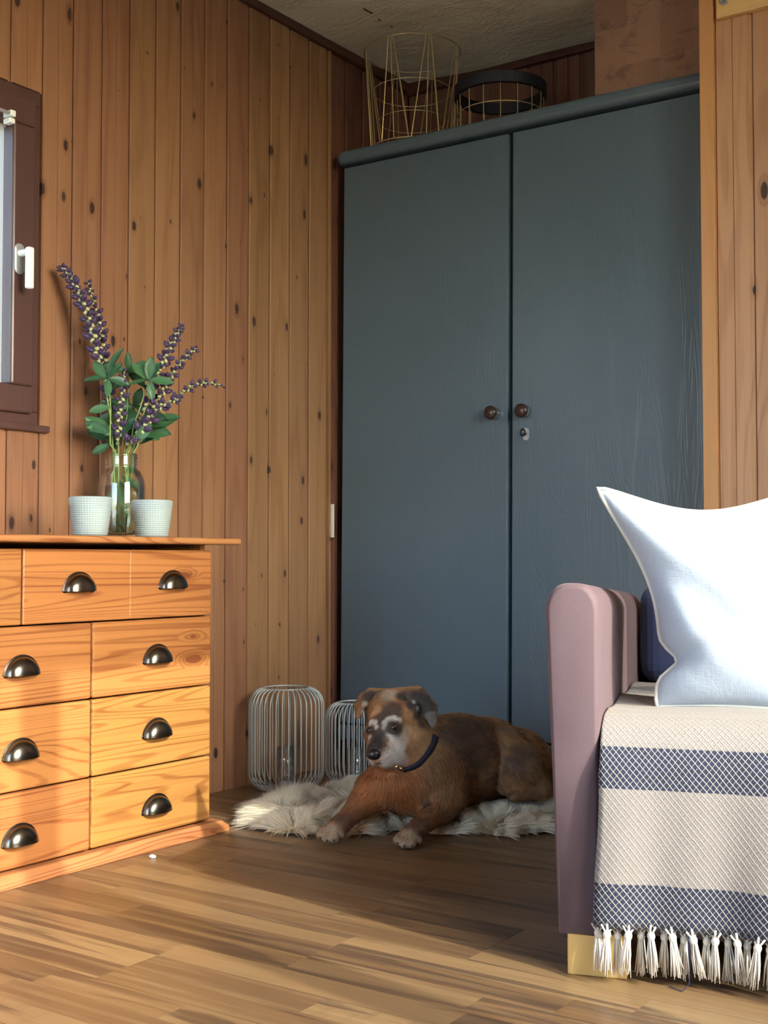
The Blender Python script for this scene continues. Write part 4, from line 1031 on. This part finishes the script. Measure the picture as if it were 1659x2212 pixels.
cap((866, 1620, 2.79), (850, 1637, 2.765), 0.034, 0.026, 0.016, flow=np.array([0.6, 0.5, 0]))
cap((858, 1640, 2.79), (826, 1648, 2.745), 0.022, 0.0125, 0.010)
cap((850, 1556, 2.792), (866, 1562, 2.80), 0.017, 0.015, 0.014); cap((806, 1562, 2.80), (815, 1560, 2.79), 0.013, 0.015, 0.014)
# ears
tri((864, 1498, 2.855), (914, 1558, 2.85), (902, 1490, 2.865), 0.010, 0.012)
tri((872, 1493, 2.835), (912, 1493, 2.845), (930, 1530, 2.81), 0.0055, 0.006)
tri((912, 1493, 2.845), (942, 1524, 2.825), (936, 1566, 2.795), 0.0055, 0.006)
tri((912, 1493, 2.845), (936, 1566, 2.795), (916, 1540, 2.80), 0.0055, 0.006)
tri((824, 1497, 2.865), (800, 1494, 2.87), (790, 1520, 2.865), 0.010, 0.012)
tri((806, 1496, 2.855), (780, 1506, 2.855), (778, 1530, 2.835), 0.0055, 0.006)
tri((786, 1500, 2.86), (768, 1522, 2.85), (773, 1548, 2.835), 0.0055, 0.006)
tri((786, 1500, 2.86), (773, 1548, 2.835), (786, 1520, 2.84), 0.0055, 0.006)

def field(P):
    f = np.full(len(P), 1.0)
    for fn, ar, lo, hi, k, _ in PR: f = smin(f, fn(P, *ar), k)
    return f
VX = 0.0042
LO = np.min([p[2] for p in PR], 0) - 0.02; HI = np.max([p[3] for p in PR], 0) + 0.02
dim = np.ceil((HI - LO) / VX).astype(int) + 1
Fg = np.full(dim, 1.0, np.float32)
ax = [LO[i] + VX * np.arange(dim[i]) for i in range(3)]
for fn, ar, lo, hi, k, _ in PR:
    i0 = np.maximum(((lo - 0.05 - LO) / VX).astype(int), 0); i1 = np.minimum(((hi + 0.05 - LO) / VX).astype(int) + 2, dim)
    g = np.stack(np.meshgrid(ax[0][i0[0]:i1[0]], ax[1][i0[1]:i1[1]], ax[2][i0[2]:i1[2]], indexing='ij'), -1)
    sl_ = tuple(slice(a, b) for a, b in zip(i0, i1))
    Fg[sl_] = smin(Fg[sl_], fn(g, *ar), k)
# floor/rug contact: flatten what would sink below the boards
zz = ax[2][None, None, :]
Fg = np.maximum(Fg, (0.001 - zz).astype(np.float32))
def surface_nets(F, lo, h):
    S = F < 0; c = [(i, j, k) for i in (0, 1) for j in (0, 1) for k in (0, 1)]
    n = np.array(F.shape) - 1
    cnt = sum(S[i:i + n[0], j:j + n[1], k:k + n[2]].astype(np.int8) for i, j, k in c)
    idx = np.argwhere((cnt > 0) & (cnt < 8)); acc = np.zeros((len(idx), 3)); num = np.zeros(len(idx))
    val = {o: F[idx[:, 0] + o[0], idx[:, 1] + o[1], idx[:, 2] + o[2]] for o in c}
    for o in c:
        for a in range(3):
            if o[a] == 0:
                o2 = tuple(1 if b == a else o[b] for b in range(3)); va, vb = val[o], val[o2]; m = (va < 0) != (vb < 0)
                t = np.where(m, va / np.where(m, va - vb, 1), 0); p = np.array(o, float)[None] + np.zeros((len(idx), 3)); p[:, a] += t
                acc += np.where(m[:, None], p, 0); num += m
    V = lo + (idx + acc / num[:, None]) * h
    mp = np.full(tuple(n), -1, np.int32); mp[idx[:, 0], idx[:, 1], idx[:, 2]] = np.arange(len(idx))
    Q = []
    for a in range(3):
        b, d = (a + 1) % 3, (a + 2) % 3
        s0 = [slice(None)] * 3; s1 = [slice(None)] * 3; s0[a] = slice(0, -1); s1[a] = slice(1, None)
        A, B = S[tuple(s0)], S[tuple(s1)]
        e = np.argwhere(A != B); e = e[(e[:, b] > 0) & (e[:, d] > 0) & (e[:, b] < n[b]) & (e[:, d] < n[d])]
        def cell(ob, od): q = e.copy(); q[:, b] -= ob; q[:, d] -= od; return mp[q[:, 0], q[:, 1], q[:, 2]]
        q = np.stack([cell(1, 1), cell(0, 1), cell(0, 0), cell(1, 0)], 1)
        fl_ = ~A[e[:, 0], e[:, 1], e[:, 2]]; q[fl_] = q[fl_][:, ::-1]; Q.append(q)
    return V, np.concatenate(Q)
DV, DQ = surface_nets(Fg, LO, VX)
def relax(V, Q, it, lam=0.5):
    n = len(V); E = np.concatenate([Q[:, [0, 1]], Q[:, [1, 2]], Q[:, [2, 3]], Q[:, [3, 0]]]); E = np.concatenate([E, E[:, ::-1]])
    deg = np.bincount(E[:, 0], minlength=n).astype(float)[:, None]
    for _ in range(it):
        S_ = np.stack([np.bincount(E[:, 0], V[E[:, 1], k], n) for k in range(3)], 1) / deg; V = V + lam * (S_ - V)
    return V
DV = relax(DV, DQ, 3)
def normals(V, Q):
    a = np.cross(V[Q[:, 2]] - V[Q[:, 0]], V[Q[:, 3]] - V[Q[:, 1]]); N = np.zeros_like(V)
    for k in range(4):
        for j in range(3): N[:, j] += np.bincount(Q[:, k], a[:, j], len(V))
    return N / (np.linalg.norm(N, axis=1)[:, None] + 1e-12)
DN = normals(DV, DQ)
if (DN * (DV - DV.mean(0))).sum() < 0: DQ = DQ[:, ::-1]; DN = -DN

def hit(u, v, d0=2.55, d1=3.3):
    ds = np.linspace(d0, d1, 900); P = np.array([atd(u, v, d) for d in ds]); f = field(P); k = np.argmax(f < 0)
    return P[k] if f[k] < 0 else P[np.argmin(f)]
# coat colours: soft zones laid on the body in object space
def hash3(P, s):
    q = np.floor(P * s).astype(np.int64); return ((q[:, 0] * 73856093 ^ q[:, 1] * 19349663 ^ q[:, 2] * 83492791) % 1000) / 1000.0
def vnoise(P, s):
    q = P * s; i = np.floor(q); f = q - i; f = f * f * (3 - 2 * f); out = 0
    for a in (0, 1):
        for b in (0, 1):
            for c in (0, 1):
                h = (((i[:, 0] + a) * 73856093).astype(np.int64) ^ ((i[:, 1] + b) * 19349663).astype(np.int64) ^ ((i[:, 2] + c) * 83492791).astype(np.int64)) % 997 / 997.0
                out = out + h * np.where(a, f[:, 0], 1 - f[:, 0]) * np.where(b, f[:, 1], 1 - f[:, 1]) * np.where(c, f[:, 2], 1 - f[:, 2])
    return out
BROWN = np.array([0.235, 0.115, 0.045]); DARK = np.array([0.055, 0.032, 0.024]); ORANGE = np.array([0.36, 0.135, 0.040]); TAN = np.array([0.34, 0.19, 0.085])
WHITE = np.array([0.66, 0.64, 0.60]); GREY = np.array([0.30, 0.26, 0.22]); BLK = np.array([0.020, 0.017, 0.018]); SLATE = np.array([0.085, 0.085, 0.095])
ZONES = [  # (u, v, radius m, colour, strength)
    (1010, 1600, 0.085, DARK, 0.65), (1000, 1570, 0.05, DARK * 0.7, 0.6), (1060, 1565, 0.06, BROWN * 0.6, 0.5), 
    (1120, 1600, 0.05, TAN * 0.7, 0.6), (1130, 1640, 0.045, DARK, 0.7), (1155, 1660, 0.03, TAN * 0.9, 0.6), 
    (860, 1700, 0.10, ORANGE, 0.9), (810, 1705, 0.06, ORANGE, 0.8), (900, 1730, 0.05, ORANGE, 0.6), (950, 1660, 0.06, TAN * 0.9, 0.6), (945, 1620, 0.05, TAN * 0.8, 0.6), (965, 1590, 0.03, DARK, 0.5),
    (950, 1700, 0.06, TAN * 0.85, 0.5), (985, 1660, 0.04, ORANGE * 0.6, 0.5),
    (760, 1762, 0.04, ORANGE * 0.8, 0.5), (745, 1775, 0.03, DARK * 1.6, 0.55), (925, 1772, 0.04, BROWN * 0.8, 0.5), (900, 1788, 0.03, DARK * 1.8, 0.5), (922, 1738, 0.014, BLK, 0.8),
    (712, 1804, 0.036, np.array([0.36, 0.275, 0.185]), 0.85), (882, 1816, 0.036, np.array([0.36, 0.275, 0.185]), 0.85),
    # head
    (850, 1530, 0.06, BROWN * 0.8, 0.85), (842, 1500, 0.026, GREY, 0.6), (866, 1515, 0.020, ORANGE * 0.9, 0.75), (848, 1536, 0.030, DARK * 0.9, 0.9), (832, 1542, 0.020, DARK, 0.85), (824, 1556, 0.016, DARK * 0.8, 0.95), (822, 1568, 0.012, DARK, 0.8),
    (812, 1535, 0.016, TAN * 1.2, 0.7), (803, 1545, 0.012, TAN * 1.3, 0.7), (797, 1530, 0.014, BROWN, 0.6), (885, 1545, 0.024, TAN, 0.8), (895, 1562, 0.035, TAN, 0.6), (905, 1600, 0.05, TAN * 1.05, 0.6),
    (885, 1590, 0.026, TAN * 1.25, 0.75), (868, 1592, 0.022, GREY * 1.5, 0.75), (880, 1578, 0.014, GREY * 1.3, 0.6), (855, 1612, 0.028, WHITE * 0.75, 0.85), (852, 1630, 0.031, WHITE * 0.95, 0.95), (838, 1642, 0.026, WHITE * 0.95, 0.95), (870, 1640, 0.018, WHITE * 0.75, 0.6), (844, 1594, 0.013, WHITE * 0.85, 0.85), (838, 1585, 0.008, WHITE * 0.8, 0.8),
    (832, 1562, 0.009, WHITE * 0.8, 0.85), (840, 1555, 0.010, WHITE * 0.85, 0.85), (851, 1552, 0.009, WHITE * 0.8, 0.85), (862, 1556, 0.008, WHITE * 0.7, 0.8), (831, 1574, 0.009, WHITE * 0.8, 0.85), (800, 1562, 0.009, WHITE * 0.85, 0.9), (809, 1562, 0.008, WHITE * 0.8, 0.85), (812, 1572, 0.007, WHITE * 0.8, 0.8), (798, 1594, 0.008, WHITE * 0.85, 0.6),
    (818, 1586, 0.017, BLK * 1.8, 0.95), (812, 1598, 0.021, BLK * 1.4, 0.97), (808, 1612, 0.022, BLK * 1.2, 0.97), (807, 1622, 0.018, BLK, 0.97), (834, 1596, 0.010, GREY * 0.4, 0.7), (800, 1646, 0.010, WHITE * 0.8, 0.7), (812, 1646, 0.008, TAN, 0.6),
    (850, 1573, 0.0210, BLK, 0.97), (860, 1574, 0.016, BLK, 0.95), (842, 1577, 0.012, BLK, 0.9), (801, 1579, 0.0125, BLK, 0.95), (805, 1585, 0.008, BLK, 0.85),
    # ears
    (905, 1510, 0.034, BLK * 1.3, 0.97), (922, 1522, 0.028, BLK * 1.6, 0.97), (934, 1552, 0.019, SLATE * 1.9, 0.95), (868, 1506, 0.017, BLK, 0.95), (885, 1525, 0.014, BLK * 1.3, 0.9), (900, 1545, 0.016, DARK * 0.7, 0.9), (908, 1565, 0.012, DARK * 0.7, 0.8), (893, 1516, 0.006, WHITE * 0.5, 0.8), (902, 1530, 0.006, WHITE * 0.5, 0.8), (912, 1545, 0.006, WHITE * 0.45, 0.7),
    (778, 1520, 0.022, BROWN * 0.7, 0.85), (772, 1540, 0.014, BROWN * 1.0, 0.7), (797, 1502, 0.018, BLK, 0.95), (788, 1520, 0.007, GREY * 1.3, 0.8), (784, 1535, 0.006, GREY * 1.2, 0.7),
]
def coat(P, N):
    C = np.repeat(BROWN[None], len(P), 0); j = (vnoise(P, 90) - 0.5)[:, None]; w2 = vnoise(P, 35)
    C = C * (0.75 + 0.5 * w2[:, None])
    st_ = np.clip((vnoise(P * np.array([1, 1, 2.5]), 55) - 0.55) * 5, 0, 1)[:, None]; C = C * (1 - 0.45 * st_)
    for (c, r, col, s) in ZC:
        d = np.linalg.norm(P - c, axis=1) * (1 + 0.35 * j[:, 0]); w = s * np.clip(1.25 - d / r * 0.95, 0, 1); w = (w * w * (3 - 2 * w))[:, None] if True else w
        w = np.clip(s * np.clip((r * 1.15 - d) / (r * 0.55), 0, 1), 0, 1)[:, None]
        C = C * (1 - w) + col * w
    return C * (1 + 0.35 * j)
ZC = [(hit(u, v), r, np.array(c), s) for (u, v, r, c, s) in ZONES]
DC = coat(DV, DN)
def attr_mat(name, rough=0.7, sheen=0.15, trans=0.0):
    T = NT(name); a = T.n('Attribute', attribute_name='Col'); 
    return T.done(a.outputs[0], rough, None, Sheen_Weight=sheen)
m_coat = attr_mat('brindle_coat', 0.62, 0.1)
DOG0 = np.array([*(DV[:, :2].mean(0)), 0.0])
dog = thing('dog', 'grey-muzzled brown brindle dog lying on the sheepskin', 'dog', tuple(DOG0))
body = link('body', fastmesh('body', DV - DOG0, DQ, m_coat, np.clip(DC, 0, 1)), dog)
# short fur
fa = DV[DQ]; area = 0.5 * np.linalg.norm(np.cross(fa[:, 2] - fa[:, 0], fa[:, 3] - fa[:, 1]), axis=1)
NF = 90000
headc = D(850, 1575, 2.84)
wgt = area * np.where(np.linalg.norm(fa.mean(1) - headc, axis=1) < 0.13, 2.6, 1.0)
vis = ((DN[DQ].mean(1) * (fa.mean(1) - CAM)).sum(1) < 0.35); wgt = wgt * np.where(vis, 1.0, 0.35)
pick = rng.choice(len(DQ), NF, p=wgt / wgt.sum()); b1, b2 = rng.random(NF), rng.random(NF)
q4 = DQ[pick]
def bil(A): return (A[q4[:, 0]] * ((1 - b1) * (1 - b2))[:, None] + A[q4[:, 1]] * (b1 * (1 - b2))[:, None] + A[q4[:, 2]] * (b1 * b2)[:, None] + A[q4[:, 3]] * ((1 - b1) * b2)[:, None])
R0, N0 = bil(DV), bil(DN); N0 /= np.linalg.norm(N0, axis=1)[:, None] + 1e-9
flow = np.zeros((NF, 3)); wsum = np.zeros(NF)
for fn, ar, lo, hi, k, fd in PR:
    d = fn(R0, *ar); wt = np.exp(-np.clip(d, -0.02, 0.2) / 0.010); fdn = fd / (np.linalg.norm(fd) + 1e-9); flow += wt[:, None] * fdn
flow -= N0 * (flow * N0).sum(1)[:, None]; flow /= np.linalg.norm(flow, axis=1)[:, None] + 1e-9
dirs = flow * 0.96 + N0 * 0.20 + rng.normal(size=(NF, 3)) * 0.11; dirs /= np.linalg.norm(dirs, axis=1)[:, None]
onhead = np.linalg.norm(R0 - headc, axis=1) < 0.125
ln = np.where(onhead, rng.uniform(0.0035, 0.006, NF), rng.uniform(0.007, 0.012, NF) * np.where(R0[:, 2] < 0.05, 0.55, 1.0))
keep = R0[:, 2] > 0.004
eyes = [hit(851, 1572), hit(799, 1579)]; nosep = hit(806, 1629)
for e, rr in ((eyes[0], 0.0105), (eyes[1], 0.009), (nosep, 0.017)): keep &= np.linalg.norm(R0 - e, axis=1) > rr
fc = np.clip(coat(R0, N0) * rng.uniform(0.75, 1.35, (NF, 1)), 0, 1)
fur = blades('fur', (R0 - DOG0)[keep], dirs[keep], ln[keep], np.where(onhead, 0.00032, 0.00045)[keep], fc[keep], m_coat, np.tile([0, 0, -0.08], (keep.sum(), 1)), dog); fur['kind'] = 'stuff'
# eyes, nose, mouth, claws, collar
m_eye = plain('dark_brown_eye', (0.028, 0.010, 0.005), 0.05); m_rim = plain('black_rim', (0.008, 0.007, 0.007), 0.35); m_nose = plain('black_nose', (0.010, 0.010, 0.011), 0.32)
for e, r in ((eyes[0], 0.0098), (eyes[1], 0.0082)):
    cpos = e + FW * 0.0052
    eo = MB().ellipsoid(cpos - DOG0, (r, r, r), 16, 10).build('eye', m_eye, dog, smooth=True)
    MB().tube([cpos - DOG0 - FW * r * 0.55 + RT * r * 0.95 * math.cos(a) + UP * r * 0.75 * math.sin(a) for a in np.linspace(0, 2 * math.pi, 19)[:-1]], 0.0017, 6, closed=True).build('eyelid', m_rim, eo, smooth=True)
nd = D(815, 1630, 2.722) - D(830, 1590, 2.785); nd /= np.linalg.norm(nd)
nc_ = D(807, 1630, 2.702) - DOG0
rn = np.stack([np.cross([0, 0, 1.0], nd) / np.linalg.norm(np.cross([0, 0, 1.0], nd)), nd, np.cross(np.cross([0, 0, 1.0], nd) / np.linalg.norm(np.cross([0, 0, 1.0], nd)), nd)], 1)
no = MB().ellipsoid(nc_, (0.0165, 0.0115, 0.0125), 16, 10, rot=rn).build('nose', m_nose, dog, smooth=True)
for s in (-1, 1):
    MB().ellipsoid(nc_ + rn @ np.array([s * 0.0075, 0.0085, -0.002]), (0.0035, 0.003, 0.0028), 8, 6, rot=rn).build('nostril', plain('nostril', (0.002, 0.002, 0.002), 0.6), no, smooth=True)
mo = [hit(u, v) - DOG0 - FW * 0.0008 for u, v in ((800, 1648), (806, 1650), (814, 1650), (823, 1648))]
MB().tube(interp(mo, 4), 0.0012, 5).build('mouth_line', m_rim, dog, smooth=True)
for (u, v, d) in ((714, 1800, 2.688), (881, 1812, 2.655)):
    for (du, dv, dd) in ((-22, 3, -0.006), (-8, 10, -0.018), (8, 10, -0.018), (21, 4, -0.004)):
        a = D(u + du, v + dv + 3, d + dd - 0.008) - DOG0; b = a + np.array([0, 0, -0.006]) - FW * 0.007
        a[2] = max(a[2], 0.006); b[2] = max(b[2], 0.003)
        MB().tube([a, (a + b) / 2 + [0, 0, 0.001], b], [0.0022, 0.0018, 0.0008], 6).build('claw', m_rim, dog, smooth=True)
# collar: the band lies on the neck surface where it shows and closes round the back of the neck
cN = D(902, 1618, 2.895); nax = D(930, 1640, 2.90) - D(868, 1598, 2.86); nax /= np.linalg.norm(nax)
frontp = [hit(u, v) for u, v in ((940, 1590), (937, 1604), (930, 1619), (920, 1635), (906, 1649), (890, 1658), (874, 1662), (862, 1660))]
loopp = frontp + [2 * cN - p for p in frontp]
loopp = interp(loopp + [loopp[0]], 4)[:-1]; nl = len(loopp); cv = []
for (hgt, off) in ((-0.0085, 0.0), (-0.0075, 0.0045), (0.0075, 0.0045), (0.0085, 0.0)):
    for p in loopp:
        o_ = p - cN; o_ = o_ - nax * (o_ @ nax); o_ /= np.linalg.norm(o_)
        cv.append(p + o_ * off + nax * hgt - DOG0)
collar = MB().add(cv, [(i * nl + k, i * nl + (k + 1) % nl, (i + 1) * nl + (k + 1) % nl, (i + 1) * nl + k) for i in range(3) for k in range(nl)]).build('collar', plain('navy_collar', (0.010, 0.012, 0.030), 0.6), dog, smooth=True)
m_brass = plain('brass', (0.85, 0.62, 0.28), 0.25, Metallic=1.0)
for (u, v, du, dv) in ((858, 1655, 7, 6), (866, 1659, 7, 5)):
    a_ = hit(u - du * 0.5, v - dv * 0.5) - FW * 0.008 - DOG0; b_ = hit(u + du * 0.5, v + dv * 0.5) - FW * 0.008 - DOG0
    MB().tube([a_, (a_ + b_) / 2 - FW * 0.002, b_], 0.0042, 8).build('buckle', m_brass, collar, smooth=True)
a_ = hit(931, 1603) - FW * 0.006 - DOG0; b_ = hit(927, 1616) - FW * 0.006 - DOG0
MB().tube([a_, b_], 0.0013, 6).build('slider', m_chrome, collar, smooth=True)

# ================================================================== sheepskin
near = [(556, 1776), (580, 1797), (620, 1803), (700, 1800), (770, 1806), (830, 1796), (900, 1800), (960, 1806), (1030, 1797), (1080, 1808), (1190, 1798), (1300, 1785)]
far = [(1330, 1745), (1270, 1722), (1180, 1716), (1040, 1714), (900, 1712), (790, 1712), (700, 1724), (630, 1732), (590, 1740), (562, 1757)]
OUT = np.array([fl(u, v)[:2] for u, v in near] + [fl(u, v)[:2] for u, v in far])
OUTc = np.array([p[:2] for p in interp([(*p, 0) for p in OUT] + [(*OUT[0], 0)], 5)])[:-1]
RC = OUTc.mean(0); nO = len(OUTc)
def inside(P):
    r = np.zeros(len(P), bool); j = nO - 1
    for i in range(nO):
        a, b = OUTc[i], OUTc[j]; c = ((a[1] > P[:, 1]) != (b[1] > P[:, 1])) & (P[:, 0] < (b[0] - a[0]) * (P[:, 1] - a[1]) / (b[1] - a[1] + 1e-12) + a[0]); r ^= c; j = i
    return r
def edge_dist(P):
    d = np.full(len(P), 9.0); g = np.zeros((len(P), 2))
    for i in range(nO):
        a, b = OUTc[i], OUTc[(i + 1) % nO]; ba = b - a; t = np.clip(((P - a) @ ba) / (ba @ ba), 0, 1); q = a + t[:, None] * ba - P; l = np.linalg.norm(q, axis=1)
        m = l < d; d[m] = l[m]; g[m] = q[m]
    return d, g / (d[:, None] + 1e-9)
def rugz(d): return 0.003 + 0.016 * np.clip(d / 0.05, 0, 1) ** 0.6
rug = thing('sheepskin_rug', 'fluffy cream sheepskin under the dog', 'rug', (RC[0], RC[1], 0))
SH = [1.0, 0.985, 0.95, 0.88, 0.75, 0.55, 0.3, 0.0]; rv = []
for s in SH:
    P2 = RC + (OUTc - RC) * s; d, _ = edge_dist(P2)
    rv += [(p[0] - RC[0], p[1] - RC[1], z) for p, z in zip(P2, rugz(d))]
rf = [(i * nO + k, i * nO + (k + 1) % nO, (i + 1) * nO + (k + 1) % nO, (i + 1) * nO + k) for i in range(len(SH) - 1) for k in range(nO)]
m_hide = plain('hide_backing', (0.62, 0.52, 0.38), 0.9)
MB().add(rv, rf).build('hide', m_hide, rug, smooth=True)
NW = 110000
bb0, bb1 = OUTc.min(0), OUTc.max(0); P2 = bb0 + rng.random((NW * 3, 2)) * (bb1 - bb0); P2 = P2[inside(P2)][:NW]
NWn = len(P2); d, g = edge_dist(P2)
cl = rng.random((520, 2)) * (bb1 - bb0) + bb0
near_i = np.zeros(NWn, int)
for s in range(0, NWn, 4000): near_i[s:s + 4000] = np.argmin(((P2[s:s + 4000, None] - cl[None]) ** 2).sum(-1), 1)
clo = cl[near_i] - P2
ang = rng.uniform(0, 2 * math.pi, len(cl)); cdir = np.stack([np.cos(ang), np.sin(ang)], 1)[near_i]
ed = np.exp(-d / 0.035)[:, None]
dirs = np.zeros((NWn, 3)); dirs[:, 2] = 0.75 - 0.45 * ed[:, 0]
dirs[:, :2] = g * ed * 1.0 + cdir * 0.50 * (1 - 0.6 * ed) + clo * 5.0 + np.array([-0.25, -0.30]) * (1 - ed)
dirs += rng.normal(size=dirs.shape) * 0.09; dirs /= np.linalg.norm(dirs, axis=1)[:, None]
roots = np.concatenate([P2, rugz(d)[:, None]], 1)
L = rng.uniform(0.036, 0.058, NWn) * (0.8 + 0.4 * rng.random(len(cl)))[near_i]
fd = np.minimum(field(roots + np.array([0, 0, 0.02])), field(roots + dirs * L[:, None] * 0.8))
L = np.where(fd < 0.006, 0.010, L)
base = np.array([0.93, 0.87, 0.73]); colr = base * (0.92 + 0.12 * rng.random((len(cl), 1)))[near_i] * rng.uniform(0.85, 1.1, (NWn, 1))
T = NT('wool'); a_ = T.n('Attribute', attribute_name='Col'); df = T.n('BsdfPrincipled', {'Base Color': a_.outputs[0], 'Roughness': 0.7}); tl_ = T.n('BsdfTranslucent', {0: a_.outputs[0]})
mx = T.n('MixShader', {0: 0.35, 1: df.outputs[0], 2: tl_.outputs[0]}); T.t.links.new(mx.outputs[0], T.out.inputs[0])
bend = np.zeros((NWn, 3)); bend[:, :2] = cdir * 0.28; bend[:, 2] = -0.22
fr = blades('fleece', roots - np.array([RC[0], RC[1], 0]), dirs, L, np.full(NWn, 0.0007), np.clip(colr, 0, 1), T.m, bend, rug); fr['kind'] = 'stuff'
